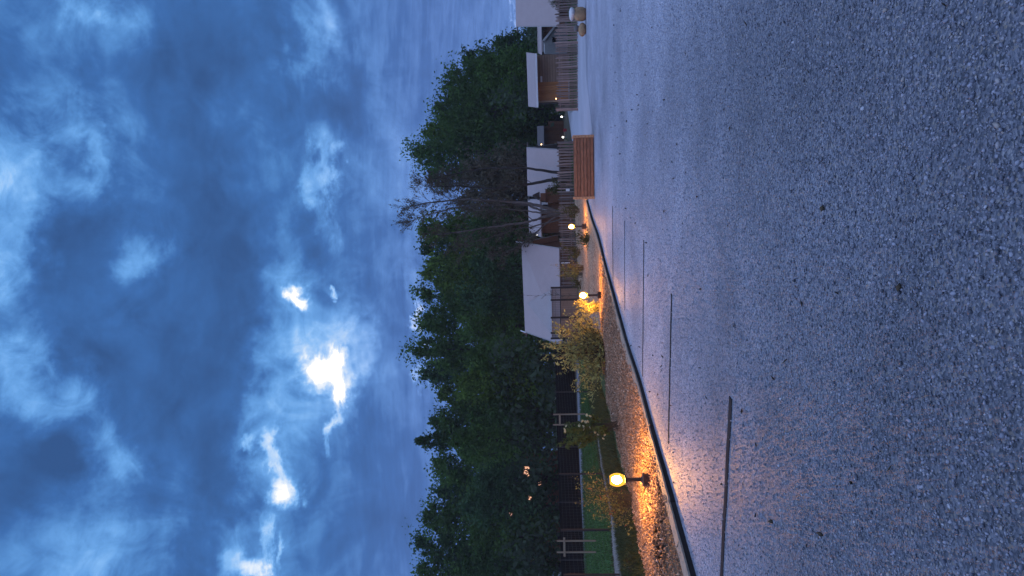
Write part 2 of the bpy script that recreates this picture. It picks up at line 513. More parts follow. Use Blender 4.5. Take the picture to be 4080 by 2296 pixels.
# ------------------------------------------------------------------ mesh helpers
class MB:
    def __init__(self):
        self.v, self.f = [], []

    def add(self, vs_, fs_):
        o = len(self.v)
        self.v += [tuple(x) for x in vs_]
        self.f += [tuple(i + o for i in f) for f in fs_]
        return self

    def hexa(self, b4, t4):
        """a block from four bottom corners and four top corners"""
        return self.add(list(b4) + list(t4), [(3, 2, 1, 0), (4, 5, 6, 7), (0, 1, 5, 4), (1, 2, 6, 5), (2, 3, 7, 6), (3, 0, 4, 7)])

    def box(self, c, s, rz=0.0):
        cx, cy, cz = c
        hx, hy, hz = s[0] / 2, s[1] / 2, s[2] / 2
        ca, sa = math.cos(rz), math.sin(rz)
        q = [(-hx, -hy), (hx, -hy), (hx, hy), (-hx, hy)]
        q = [(cx + a * ca - b * sa, cy + a * sa + b * ca) for a, b in q]
        return self.hexa([(a, b, cz - hz) for a, b in q], [(a, b, cz + hz) for a, b in q])

    def slab(self, q, th):
        """a plate from four corners, thickened downwards along its normal"""
        q = [Vector(x) for x in q]
        n = (q[1] - q[0]).cross(q[3] - q[0]).normalized()
        if n.z < 0:
            n = -n
        return self.hexa([x - n * th for x in q], q)

    def wall(self, a, b, z0, z1, th, z1b=None):
        """upright panel from a to b"""
        a, b = Vector((a[0], a[1], 0)), Vector((b[0], b[1], 0))
        dd = (b - a).normalized()
        n = Vector((-dd.y, dd.x, 0)) * (th / 2)
        z1b = z1 if z1b is None else z1b
        q = [a - n, b - n, b + n, a + n]
        zt = [z1, z1b, z1b, z1]
        return self.hexa([(p.x, p.y, z0) for p in q], [(p.x, p.y, z) for p, z in zip(q, zt)])

    def prism(self, poly, n, th):
        """a flat polygon thickened along n"""
        poly = [Vector(p) for p in poly]
        n = Vector(n).normalized() * th
        k = len(poly)
        return self.add(poly + [p + n for p in poly], [tuple(range(k - 1, -1, -1)), tuple(range(k, 2 * k))] +
                        [(i, (i + 1) % k, (i + 1) % k + k, i + k) for i in range(k)])

    def tube(self, pts, rad, sides=6, cap=True):
        pts = [Vector(p) for p in pts]
        if not hasattr(rad, '__len__'):
            rad = [rad] * len(pts)
        o = len(self.v)
        for i, p in enumerate(pts):
            t = (pts[min(i + 1, len(pts) - 1)] - pts[max(i - 1, 0)])
            t = t.normalized() if t.length > 1e-9 else Vector((0, 0, 1))
            a = t.orthogonal().normalized() if abs(t.z) > .9 else t.cross(Vector((0, 0, 1))).normalized()
            b = t.cross(a)
            for k in range(sides):
                an = 2 * math.pi * k / sides
                self.v.append(tuple(p + (a * math.cos(an) + b * math.sin(an)) * rad[i]))
        for i in range(len(pts) - 1):
            for k in range(sides):
                k2 = (k + 1) % sides
                self.f.append((o + i * sides + k, o + i * sides + k2, o + (i + 1) * sides + k2, o + (i + 1) * sides + k))
        if cap:
            self.f.append(tuple(o + k for k in range(sides - 1, -1, -1)))
            self.f.append(tuple(o + (len(pts) - 1) * sides + k for k in range(sides)))
        return self

    def lathe(self, c, prof, sides=20):
        return self.tube_prof(c, prof, sides)

    def tube_prof(self, c, prof, sides):
        o = len(self.v)
        for r, z in prof:
            for k in range(sides):
                an = 2 * math.pi * k / sides
                self.v.append((c[0] + r * math.cos(an), c[1] + r * math.sin(an), c[2] + z))
        for i in range(len(prof) - 1):
            for k in range(sides):
                k2 = (k + 1) % sides
                self.f.append((o + i * sides + k, o + i * sides + k2, o + (i + 1) * sides + k2, o + (i + 1) * sides + k))
        self.f.append(tuple(o + k for k in range(sides - 1, -1, -1)))
        self.f.append(tuple(o + (len(prof) - 1) * sides + k for k in range(sides)))
        return self

    def build(self, name, m, parent=None, smooth=False, bevel=0.0):
        off = parent.location if parent is not None else Vector((0, 0, 0))
        if parent is not None and parent.parent is not None:
            off = off + parent.parent.location
        me = bpy.data.meshes.new(name)
        me.from_pydata([(x - off.x, y - off.y, z - off.z) for x, y, z in self.v], [], self.f)
        me.update()
        if smooth:
            me.polygons.foreach_set('use_smooth', [True] * len(me.polygons))
        o = bpy.data.objects.new(name, me)
        me.materials.append(m)
        COL.objects.link(o)
        if parent is not None:
            o.parent = parent
        if bevel:
            bv = o.modifiers.new('bevel', 'BEVEL')
            bv.width = bevel
            bv.segments = 2
            bv.limit_method = 'ANGLE'
        return o


def np_mesh(name, verts, quads, m, shade=None, parent=None, tris=False):
    """mesh straight from arrays; shade is one value per face"""
    k = 3 if tris else 4
    me = bpy.data.meshes.new(name)
    verts = np.asarray(verts, dtype=np.float32).reshape(-1, 3)
    if parent is not None:
        off = parent.location
        verts = verts - np.array([off.x, off.y, off.z], dtype=np.float32)
    nf = len(quads)
    me.vertices.add(len(verts))
    me.vertices.foreach_set('co', verts.ravel())
    me.loops.add(nf * k)
    me.loops.foreach_set('vertex_index', np.asarray(quads, dtype=np.int32).ravel())
    me.polygons.add(nf)
    me.polygons.foreach_set('loop_start', np.arange(nf, dtype=np.int32) * k)
    me.update(calc_edges=True)
    if shade is not None:
        at = me.attributes.new('shade', 'FLOAT', 'FACE')
        at.data.foreach_set('value', np.asarray(shade, dtype=np.float32))
    o = bpy.data.objects.new(name, me)
    me.materials.append(m)
    COL.objects.link(o)
    if parent is not None:
        o.parent = parent
    return o


def thing(name, label, cat, loc, group=None):
    o = bpy.data.objects.new(name, None)
    COL.objects.link(o)
    o.location = loc
    o.empty_display_size = .2
    return tag(o, label, cat, group)


def tag(o, label=None, cat=None, group=None, kind=None):
    for k, v in (('label', label), ('category', cat), ('group', group), ('kind', kind)):
        if v:
            o[k] = v
    return o


def share(src, parent, loc, rz=0.0, scale=None, ry=0.0):
    c = src.copy()
    COL.objects.link(c)
    c.parent = parent
    c.location = loc
    c.rotation_euler = (0, ry, rz)
    if scale:
        c.scale = scale
    return c


def sheet(name, pts, z, m, kind='structure'):
    me = bpy.data.meshes.new(name)
    me.from_pydata([(p[0], p[1], z) for p in pts], [], [tuple(range(len(pts)))])
    if me.polygons[0].normal.z < 0:
        me.flip_normals()
    o = bpy.data.objects.new(name, me)
    me.materials.append(m)
    COL.objects.link(o)
    o['kind'] = kind
    return o


# ------------------------------------------------------------------ ground
sheet('ground', [(-480, -120), (480, -120), (480, 240), (-480, 240)], -.03, MT['soil'])

KERB_PX = [(2343, 799), (2366, 884), (2386, 934), (2401, 988), (2412, 1040), (2443, 1145), (2478, 1272), (2499, 1349), (2519, 1415),
           (2548, 1493), (2565, 1543), (2585, 1626), (2604, 1709), (2645, 1828), (2664, 1900), (2688, 1990), (2710, 2065), (2734, 2150),
           (2772, 2290), (2850, 2560), (3000, 3000)]
KERB = [G(*p) for p in KERB_PX]
ky = np.array([p.y for p in KERB][::-1])
kx = np.array([p.x for p in KERB][::-1])
yy = np.linspace(ky[0], ky[-1], 60)
xx = np.interp(yy, ky, kx)
ker = np.ones(5) / 5
xs_ = np.convolve(np.pad(xx, 2, mode='edge'), ker, mode='valid')
xs_[:2], xs_[-2:] = xx[:2], xx[-2:]
KY, KX = yy, xs_                                    # smoothed kerb line (x as a function of depth)


def kerb_x(y):
    return np.interp(y, KY, KX)


yard = [(x, y) for x, y in zip(KX, KY)]
far_a, far_b = G(2300, 800), G(2303, 420)
yard += [(KX[-1] + .05, 27.0), tuple(G(2316, 560)[:2]), tuple(G(2306, 430)[:2]), tuple(G(2299, 0)[:2]), (40, 34.0), (40, -6), (KX[0] - 4.0, -6)]
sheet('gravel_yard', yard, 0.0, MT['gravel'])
# pale access strip along the far side of the yard and the drive through the gap in the fences
sheet('access_road', [G(2330, -900)[:2], G(2332, 0)[:2], G(2337, 300)[:2], G(2362, 530)[:2], G(2320, 566)[:2], G(2280, 562)[:2], G(2262, 443)[:2], G(2300, 441)[:2], G(2299, 0)[:2], G(2297, -900)[:2]], .006, MT['road'])
sheet('grass_strip', [G(2262, 560)[:2], G(2286, 575)[:2], G(2300, 800)[:2], G(2290, 900)[:2], G(2240, 900)[:2], G(2240, 520)[:2]], -.012, MT['verge'])
sheet('fence_verge', [G(2299, -900)[:2], G(2299, 0)[:2], G(2306, 437)[:2], G(2288, 440)[:2], G(2262, 300)[:2], G(2262, -900)[:2]], -.008, MT['verge'])

BEDFAR = [(2420, 1500), (2423, 1589), (2447, 1708), (2468, 1826), (2500, 1930), (2521, 1993), (2536, 2074), (2560, 2170), (2582, 2287), (2650, 2600)]
BZ = .055
bed_far = [G(px, py, BZ) for px, py in BEDFAR]
bed = [(x - .1, y) for x, y in zip(KX, KY) if y > 4.2] + [G(2312, 800, BZ)[:2], G(2304, 830, BZ)[:2], G(2306, 1150, BZ)[:2], G(2330, 1300, BZ)[:2], G(2380, 1430, BZ)[:2]]
bed += [p[:2] for p in bed_far]
# the bed as a subdivided, slightly uneven sheet
bfy = np.array([p.y for p in bed_far][::-1] + [G(2380, 1430, BZ).y, G(2330, 1300, BZ).y, G(2306, 1150, BZ).y, 33.5])
bfx = np.array([p.x for p in bed_far][::-1] + [G(2380, 1430, BZ).x, G(2330, 1300, BZ).x, G(2306, 1150, BZ).x, 3.2])
o_ = np.argsort(bfy)
bfy, bfx = bfy[o_], bfx[o_]


def bed_left(y):
    return np.interp(y, bfy, bfx)


def bed_right(y):
    return np.where(y > KY[-1], 4.6, kerb_x(y) - .06)


def bed_z(x, y):
    u = x - kerb_x(y)
    return BZ + .035 * np.sin(y * .9 + x * .6) * np.clip(-u, 0, 1) + .05 * np.exp(-((u + 1.3) / .55) ** 2) + .02 * np.sin(x * 5 + y * 2.3) * np.sin(y * 3.1)


rows = np.linspace(max(bfy[0], KY[0]) + .3, 33.4, 170)
cols = 44
bv, bf = [], []
for i, y in enumerate(rows):
    l, r = float(bed_left(y)), float(bed_right(y))
    for j in range(cols):
        x = l + (r - l) * j / (cols - 1)
        z = float(bed_z(x, y)) if 0 < j < cols - 1 else .0 if j == 0 else BZ
        bv.append((x, y, z))
for i in range(len(rows) - 1):
    for j in range(cols - 1):
        bf.append((i * cols + j, i * cols + j + 1, (i + 1) * cols + j + 1, (i + 1) * cols + j))
o = np_mesh('wood_chip_bed', bv, bf, MT['chip_bed'])
o['kind'] = 'structure'
o.data.polygons.foreach_set('use_smooth', [True] * len(o.data.polygons))

# verge, sandy path, lawn, far road
PN = [(2354, 1562), (2376, 1650), (2396, 1754), (2416, 1866), (2442, 1993), (2458, 2076), (2467, 2177), (2487, 2296), (2540, 2600)]
PF = [(2346, 1562), (2364, 1650), (2379, 1754), (2393, 1866), (2420, 1993), (2433, 2076), (2438, 2177), (2449, 2296), (2480, 2600)]
sheet('sandy_path', [G(*p)[:2] for p in PN] + [G(*p)[:2] for p in PF[::-1]], .004, MT['path'])
sheet('grass_verge', [G(*p)[:2] for p in PN] + [G(px + 15, py)[:2] for px, py in BEDFAR[::-1]] + [G(2380, 1430)[:2], G(2346, 1400)[:2]], 0.0, MT['verge'])
RN = [(2311, 1380), (2314, 1510), (2320, 1750), (2328, 2000), (2336, 2290), (2348, 2700)]
RF = [(2296, 1380), (2298, 1510), (2306, 1750), (2313, 2000), (2321, 2290), (2332, 2700)]
sheet('lawn', [G(*p)[:2] for p in PF] + [G(*p)[:2] for p in RN[::-1]] + [G(2330, 1400)[:2]], -.004, MT['lawn'])
sheet('far_road', [G(*p)[:2] for p in RN] + [G(*p)[:2] for p in RF[::-1]], .002, MT['asphalt'])

# ---- timber edging of the bed
root = thing('bed_edging', 'low timber edging curving along the wood chip bed beside the gravel', 'edging', (float(kerb_x(10)), 10, 0))
JOINTS_PY = [(2343, 799), (2366, 886), (2410, 1035), (2478, 1271), (2545, 1490), (2604, 1715), (2690, 2000), (2800, 2400)]
jy = sorted([G(*p).y for p in JOINTS_PY] + [4.0])
for a, b in zip(jy[:-1], jy[1:]):
    mb = MB()
    ys = np.linspace(a + .012, b - .012, 7)
    w, hgt = .20, .056 + random.uniform(-.005, .005)
    sh = random.uniform(-.015, .015)
    pts = []
    for y in ys:
        x = float(kerb_x(y)) + sh
        t = Vector((float(kerb_x(y + .1) - kerb_x(y - .1)), .2, 0)).normalized()
        n = Vector((-t.y, t.x, 0))
        pts.append((Vector((x, y, 0)), n))
    ov = []
    for p, n in pts:
        q = p + n * w
        ov += [(p.x, p.y, -.05), (p.x, p.y, hgt - .006), (p.x + n.x * .008, p.y + n.y * .008, hgt), (q.x - n.x * .008, q.y - n.y * .008, hgt), (q.x, q.y, hgt - .006), (q.x, q.y, -.05)]
    fs = []
    for i in range(len(pts) - 1):
        for k in range(5):
            fs.append((i * 6 + k, i * 6 + k + 1, (i + 1) * 6 + k + 1, (i + 1) * 6 + k))
    fs += [tuple(range(5, -1, -1)), tuple((len(pts) - 1) * 6 + k for k in range(6))]
    mb.add(ov, fs)
    mb.build('sleeper', MT['sleeper'], root)
    cap = MB()
    cv = []
    for i, (p, n) in enumerate(pts):
        wob = .006 * math.sin(i * 2.7 + a)
        a0, a1 = p - n * (.008 + wob), p + n * (w + .006 - wob)
        for q, z in ((a0, hgt + .001), (a0, hgt + .022), (a1, hgt + .022), (a1, hgt + .001)):
            cv.append((q.x, q.y, z))
    cf = [(i * 4 + k, i * 4 + (k + 1) % 4, (i + 1) * 4 + (k + 1) % 4, (i + 1) * 4 + k) for i in range(len(pts) - 1) for k in range(4)]
    cf += [(3, 2, 1, 0), tuple((len(pts) - 1) * 4 + k for k in range(4))]
    cap.add(cv, cf)
    cap.build('cap_board', MT['cap'], root)

# ---- flat strips that divide the parking bays
DIV = [((2441, 822), (2443, 1132), .022, 'thin dark strip across the gravel, the farthest bay divider from the camera'),
       ((2489, 880), (2490, 1235), .011, 'hairline dark strip half buried in gravel between two longer bay dividers'),
       ((2566, 957), (2561, 1500), .02, 'dark strip across the gravel ending at the curve of the timber edging'),
       ((2677, 1172), (2664, 1765), .028, 'dark divider strip across the gravel running towards the lamp with the shrub'),
       ((2913, 1586), (2862, 2560), .042, 'wide bluish divider strip sunk in the gravel, closest to the camera')]
for (a, b, w, lab) in DIV:
    A, B = G(*a), G(*b)
    mb = MB()
    n = 10
    dd = (B - A).normalized()
    nn = Vector((-dd.y, dd.x, 0))
    for i in range(n):
        p, q = A.lerp(B, i / n), A.lerp(B, (i + 1) / n)
        s1, s2 = math.sin(i * 2.1) * .008, math.sin((i + 1) * 2.1) * .008
        p, q = p + nn * s1, q + nn * s2
        mb.hexa([p - nn * w - Vector((0, 0, .03)), q - nn * w - Vector((0, 0, .03)), q + nn * w - Vector((0, 0, .03)), p + nn * w - Vector((0, 0, .03))],
                [p - nn * w + Vector((0, 0, .007)), q - nn * w + Vector((0, 0, .007)), q + nn * w + Vector((0, 0, .007)), p + nn * w + Vector((0, 0, .007))])
    o = mb.build('bay_divider', MT['strip'])
    tag(o, lab, 'bay divider', 'bay dividers sunk in the gravel')

# ---- loose gravel stones (stuff) on the near yard
ICO_V = []
ph = (1 + 5 ** .5) / 2
for s1 in (-1, 1):
    for s2 in (-1, 1):
        ICO_V += [(0, s1, s2 * ph), (s1, s2 * ph, 0), (s2 * ph, 0, s1)]
ICO_V = np.array(ICO_V) / math.sqrt(1 + ph * ph)
ICO_F = []
for i in range(12):
    for j in range(i + 1, 12):
        for k in range(j + 1, 12):
            e = [np.linalg.norm(ICO_V[a] - ICO_V[b]) for a, b in ((i, j), (j, k), (i, k))]
            if max(e) < 1.1:
                a, b, c = ICO_V[i], ICO_V[j], ICO_V[k]
                ICO_F.append((i, j, k) if np.dot(np.cross(b - a, c - a), a + b + c) > 0 else (i, k, j))
ICO_F = np.array(ICO_F)
OCT_V = np.array([(1, 0, 0), (0, 1, 0), (-1, 0, 0), (0, -1, 0), (0, 0, 1), (0, 0, -1)], float)
OCT_F = np.array([(0, 1, 4), (1, 2, 4), (2, 3, 4), (3, 0, 4), (1, 0, 5), (2, 1, 5), (3, 2, 5), (0, 3, 5)])


def rand_rot(n, tilt=1.0):
    q = rng.normal(size=(n, 4))
    q[:, 1:3] *= tilt
    q /= np.linalg.norm(q, axis=1)[:, None]
    w, x, y, z = q.T
    return np.stack([np.stack([1 - 2 * (y * y + z * z), 2 * (x * y - w * z), 2 * (x * z + w * y)], -1),
                     np.stack([2 * (x * y + w * z), 1 - 2 * (x * x + z * z), 2 * (y * z - w * x)], -1),
                     np.stack([2 * (x * z - w * y), 2 * (y * z + w * x), 1 - 2 * (x * x + y * y)], -1)], -2)


def pieces(name, pos, size, base_v, base_f, m, shade, tilt=.5, jitter=.28, kind='stuff'):
    n = len(pos)
    V = base_v[None] * (1 + rng.uniform(-jitter, jitter, (n, len(base_v), 1)))
    V = V * size[:, None, :]
    V = np.einsum('nij,nkj->nki', rand_rot(n, tilt), V) + pos[:, None, :]
    Fs = base_f[None] + (np.arange(n) * len(base_v))[:, None, None]
    o = np_mesh(name, V.reshape(-1, 3), Fs.reshape(-1, 3), m, np.repeat(shade, len(base_f)), tris=True)
    o['kind'] = kind
    return o


def stone_field(name, n, d0, d1, smin, smax, base, mexp=2.2, fall=5.0):
    D = np.sqrt(rng.uniform(d0 ** 2, d1 ** 2, n))
    g_ = np.minimum(1, (fall / D) ** 1.7) * np.clip((d1 - D) / (d1 - fall), 0, 1)     # thins out smoothly with distance
    D = D[rng.uniform(size=n) < g_]
    n = len(D)
    X = rng.uniform(-1, 1, n) * (.44 * D + .9)
    keep = (X > kerb_x(D) + .03)
    for (a, b, w, lab) in DIV:
        A, B = G(*a), G(*b)
        t = np.clip((X - A.x) / (B.x - A.x), 0, 1)
        keep &= ~((np.abs(D - (A.y + t * (B.y - A.y))) < w * 1.0) & (X < max(A.x, B.x)) & (X > min(A.x, B.x)) & (rng.uniform(size=n) < .70))
    X, D = X[keep], D[keep]
    n = len(X)
    s = (smin + (smax - smin) * rng.uniform(0, 1, n) ** mexp) * (1 + .035 * np.clip(D - 4, 0, 14))
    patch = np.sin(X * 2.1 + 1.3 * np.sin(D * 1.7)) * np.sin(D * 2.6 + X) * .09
    far_ = np.clip((D - 4.5) / 6.5, 0, 1)  # stones carry the painted falloff too: paler with distance
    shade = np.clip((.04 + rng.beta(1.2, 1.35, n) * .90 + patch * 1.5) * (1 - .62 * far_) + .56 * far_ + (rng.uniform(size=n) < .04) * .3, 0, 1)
    size = np.stack([s * rng.uniform(.7, 1.3, n), s * rng.uniform(.6, 1.0, n), s * rng.uniform(.4, .75, n)], -1)
    pos = np.stack([X, D, s * rng.uniform(-.1, .55, n)], -1)
    return pieces(name, pos, size, base[0], base[1], MT['stone'], shade, jitter=.36)


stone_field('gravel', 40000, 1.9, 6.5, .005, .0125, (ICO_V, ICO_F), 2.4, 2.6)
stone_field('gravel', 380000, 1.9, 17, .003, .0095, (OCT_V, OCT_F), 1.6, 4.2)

n = 260
D = np.sqrt(rng.uniform(2.2 ** 2, 16 ** 2, n))
X = rng.uniform(-1, 1, n) * (.44 * D + .9)
ok = X > kerb_x(D) + .08
X, D = X[ok], D[ok]
n = len(X)
s = rng.uniform(.012, .030, n)
pieces('leaf_litter', np.stack([X, D, np.full(n, .012)], -1), np.stack([s, s * rng.uniform(.25, .7, n), s * .22], -1), OCT_V, OCT_F, MT['soil_bit'], rng.uniform(0, 1, n), tilt=.3)

# ---- wood chips (stuff)
n = 34000
D = np.sqrt(rng.uniform(6.3 ** 2, 19 ** 2, n))
l, r = bed_left(D), bed_right(D)
X = l + (r - l) * rng.uniform(0, 1, n)
ok = X > -.44 * D - 1.0
X, D = X[ok], D[ok]
n = len(X)
s = rng.uniform(.012, .036, n)
size = np.stack([s, s * rng.uniform(.3, .6, n), s * rng.uniform(.12, .3, n)], -1)
pos = np.stack([X, D, bed_z(X, D) + rng.uniform(0, .03, n)], -1)
pieces('wood_chips', pos, size, OCT_V, OCT_F, MT['chip'], rng.beta(1.8, 2.4, n), tilt=.45)

# chips spilt over the edging
# ---- grass blades (stuff)
def blades(name, X, Y, Z, hmin, hmax, w, m):
    n = len(X)
    h = rng.uniform(hmin, hmax, n)
    an = rng.uniform(0, 2 * math.pi, n)
    lx, ly = rng.normal(0, .45, n) * h, rng.normal(0, .45, n) * h
    b1 = np.stack([X + np.cos(an) * w, Y + np.sin(an) * w, Z], -1)
    b2 = np.stack([X - np.cos(an) * w, Y - np.sin(an) * w, Z], -1)
    tp = np.stack([X + lx, Y + ly, Z + h], -1)
    V = np.stack([b1, b2, tp], 1).reshape(-1, 3)
    o = np_mesh(name, V, np.arange(3 * n).reshape(-1, 3), m, rng.uniform(0, 1, n), tris=True)
    o['kind'] = 'stuff'
    return o


def region_fill(near, far, n, z=0.0):
    """random points between two pixel polylines with matching rows"""
    a = np.array([G(*p)[:2] for p in near])
    b = np.array([G(*p)[:2] for p in far])
    wts = np.linalg.norm(a[1:] - a[:-1], axis=1) * np.linalg.norm((a - b)[1:], axis=1)
    seg = rng.choice(len(a) - 1, n, p=wts / wts.sum())
    u, v = rng.uniform(size=n), rng.uniform(size=n)
    p1 = a[seg] + (a[seg + 1] - a[seg]) * u[:, None]
    p2 = b[seg] + (b[seg + 1] - b[seg]) * u[:, None]
    p = p1 + (p2 - p1) * v[:, None]
    return p[:, 0], p[:, 1]


VN = [(2380, 1480), (2412, 1589), (2444, 1708), (2464, 1826), (2516, 1993), (2533, 2074), (2556, 2170), (2578, 2287), (2640, 2600)]
x_, y_ = region_fill(VN, [(2350, 1500)] + PN[:1] + PN[1:4] + PN[4:8] , 30000) if False else region_fill(VN, [(2352, 1480), (2358, 1589), (2388, 1708), (2409, 1826), (2442, 1993), (2458, 2076), (2467, 2177), (2487, 2296), (2540, 2600)], 38000)
blades('verge_grass', x_, y_, np.full(len(x_), -.01), .05, .19, .006, MT['verge_blade'])
x_, y_ = region_fill([(2344, 1480), (2357, 1620), (2378, 1754), (2392, 1866), (2419, 1993), (2437, 2177), (2448, 2296), (2480, 2600)],
                     [(2315, 1480), (2317, 1620), (2321, 1754), (2324, 1866), (2329, 1993), (2334, 2177), (2338, 2296), (2346, 2600)], 42000)
blades('lawn_grass', x_, y_, np.full(len(x_), -.01), .03, .08, .010, MT['grass'])
for lo_, up_ in ((PN, [(px - 5, py) for px, py in PN]), ([(px + 4, py) for px, py in PF], PF)):
    x_, y_ = region_fill(lo_, up_, 3500)
    blades('path_edge_grass', x_, y_, np.full(len(x_), -.01), .04, .12, .007, MT['verge_blade'])
x_, y_ = region_fill([(px + 3, py) for px, py in RN], [(px - 3, py) for px, py in RN], 5000)
blades('road_edge_grass', x_, y_, np.full(len(x_), -.01), .04, .14, .012, MT['grass'])
x_ = rng.uniform(4.6, 18, 9000)
y_ = 33.6 + rng.uniform(-.45, 1.4, 9000) + x_ * .02
ok = ~((x_ > 6.3) & (x_ < 8.6))
blades('fence_grass', x_[ok], y_[ok], np.full(ok.sum(), -.01), .06, .24, .012, MT['grass'])


# ------------------------------------------------------------------ thin volume added to give the lamps a glow
hm = bpy.data.materials.new('glow_haze')
hm.use_nodes = True
hm.node_tree.nodes.clear()
ho_ = hm.node_tree.nodes.new('ShaderNodeOutputMaterial')
hv_ = hm.node_tree.nodes.new('ShaderNodeVolumePrincipled')
hv_.inputs['Color'].default_value = (.93, .95, 1, 1)
hv_.inputs['Density'].default_value = .0006
hm.node_tree.links.new(hv_.outputs[0], ho_.inputs['Volume'])
hz_ = MB().box((0, 60, 19), (1000, 400, 40.2)).build('glow_haze', hm)
hz_['kind'] = 'stuff'

# ------------------------------------------------------------------ lantern bollards
def lantern(px_base, py, label, s=1.0):
    c = G(px_base, py, 0.045)
    rt = thing('bollard_lamp', label, 'garden lamp', c, 'lit garden lamps in the wood chip bed')
    rt.location = c
    MB().lathe(c, [(.085, -.03), (.098, .0), (.098, .035), (.09, .05), (.09, .11), (.098, .118), (.098, .14), (.05, .15), (.035, .165)], 12).build('base', MT['dark'], rt)
    MB().lathe(c, [(.028, .16), (.028, .36), (.034, .365), (.034, .38)], 12).build('post', MT['dark'], rt)
    MB().lathe(c, [(.034, .38), (.06, .385), (.06, .398), (.045, .40)], 16).build('collar', MT['dark'], rt)
    gl = MB().lathe(c, [(.05, .40), (.072, .42), (.092, .47), (.097, .51), (.090, .555), (.070, .60), (.052, .618)], 20).build('lamp_shade', MT['lantern'], rt, smooth=True)
    MB().lathe(c, [(.012, .445), (.036, .458), (.054, .485), (.058, .51), (.052, .545), (.034, .572), (.012, .585)], 14).build('bulb', MT['bulb'], rt, smooth=True)
    MB().lathe(c, [(.056, .618), (.052, .628), (.02, .636), (.012, .65)], 14).build('cap', MT['dark'], rt)
    return rt


lantern(2600, 1911, 'lit garden lamp on a dark base, largest of three, in open wood chips')
lantern(2403, 1176, 'lit garden lamp rising out of chips next to the big variegated shrub')
lantern(2335, 902, 'smallest lit garden lamp, in the chips near the wooden planter')


# ------------------------------------------------------------------ wooden planter
A = G(2369, 789)
B = G(2366, 541)
dv = (B - A).normalized()
nb = Vector((-dv.y, dv.x, 0))
if nb.y < 0:
    nb = -nb
W = .42
rt = thing('wooden_planter', 'long planter of reddish brown boards standing on the gravel', 'planter', A)
Lp = (B - A).length
nbo, hb = 6, .098
bm_w = [0.0]
for k in range(nbo):
    z0 = .02 + k * hb
    for side in (0, 1):
        p = A + nb * (0 if side == 0 else W - .025)
        mb = MB()
        q = [p + dv * .02, p + dv * (Lp - .05), p + dv * (Lp - .05) + nb * .025, p + dv * .02 + nb * .025]
        mb.hexa([Vector((a.x, a.y, z0)) for a in q], [Vector((a.x, a.y, z0 + hb - .013)) for a in q])
        mb.build('board', MT['planter'], rt, bevel=.006)
    for e in (0, 1):
        p = A + dv * (.03 if e == 0 else Lp - .06) + nb * .028
        q = [p, p + dv * .025, p + dv * .025 + nb * (W - .056), p + nb * (W - .056)]
        MB().hexa([Vector((a.x, a.y, z0)) for a in q], [Vector((a.x, a.y, z0 + hb - .007)) for a in q]).build('end_board', MT['grey_wood'], rt)
for e in (0, 1):
    for s_ in (0, 1):
        p = A + dv * (-.03 if e == 0 else Lp - .045) + nb * (-.024 if s_ == 0 else W + .002)
        q = [p, p + dv * .075, p + dv * .075 + nb * .022, p + nb * .022]
        po = MB().hexa([Vector((a.x, a.y, 0)) for a in q], [Vector((a.x, a.y, .625)) for a in q]).build('corner_post', MT['planter_end'], rt, bevel=.003)
        if s_ == 0:
            for k in range(nbo):
                c = p + dv * .037 - nb * .001
                MB().box((c.x, c.y, .06 + k * hb), (.016, .012, .022), math.atan2(dv.y, dv.x)).build('screw_head', MT['dark'], rt)
p = A + nb * .03 + dv * .06
q = [p, p + dv * (Lp - .13), p + dv * (Lp - .13) + nb * (W - .06), p + nb * (W - .06)]
MB().hexa([Vector((a.x, a.y, .3)) for a in q], [Vector((a.x, a.y, .575)) for a in q]).build('soil_fill', MT['soil'], rt)


# ------------------------------------------------------------------ picket fences
def picket_fence(a, b, label, n, h, wid, d0, rails=(.25, .78), gapvar=.015, name='picket_fence'):
    rt = thing(name, label, 'fence', Vector((a.x, a.y, 0)), 'paling fences in front of the lodges')
    dd = Vector((b.x - a.x, b.y - a.y, 0))
    ang = math.atan2(dd.y, dd.x)
    Lf = dd.length
    dd.normalize()
    src = None
    for i in range(n):
        t = (i + .5) / n * Lf + random.uniform(-gapvar, gapvar)
        loc = dd * t
        z = random.uniform(-.03, .02)
        if src is None:
            mb = MB()
            w2, d2 = wid / 2, .014
            pr = [(-w2, 0), (w2, 0), (w2 * .9, h - .07), (w2 * .25, h), (-w2 * .25, h), (-w2 * .9, h - .07)]
            k = len(pr)
            mb.add([(x, -d2, zz) for x, zz in pr] + [(x, d2, zz) for x, zz in pr],
                   [tuple(range(k)), tuple(range(2 * k - 1, k - 1, -1))] + [(i2, i2 + k, (i2 + 1) % k + k, (i2 + 1) % k) for i2 in range(k)])
            src = mb.build('picket', MT['picket'])
            src.parent = rt
            src.location = loc + Vector((0, 0, z))
            src.rotation_euler = (0, 0, ang)
        else:
            share(src, rt, loc + Vector((0, 0, z)), ang + random.uniform(-.15, .15), (random.uniform(.8, 1.2), 1, random.uniform(.91, 1.05)), random.uniform(-.045, .045))
    nb_ = Vector((-dd.y, dd.x, 0)) * .022
    for rz in rails:
        MB().wall(Vector((a.x, a.y, 0)) + nb_, Vector((b.x, b.y, 0)) + nb_, h * rz, h * rz + .035, .014).build('rail', MT['picket'], rt)
    npst = max(2, int(Lf / 2.0) + 1)
    for i in range(npst):
        p = Vector((a.x, a.y, 0)) + dd * (Lf * i / (npst - 1)) + nb_ * 3.2
        MB().tube([p, p + Vector((0, 0, h * .98))], .04, 7).build('fence_post', MT['picket'], rt)
    return rt


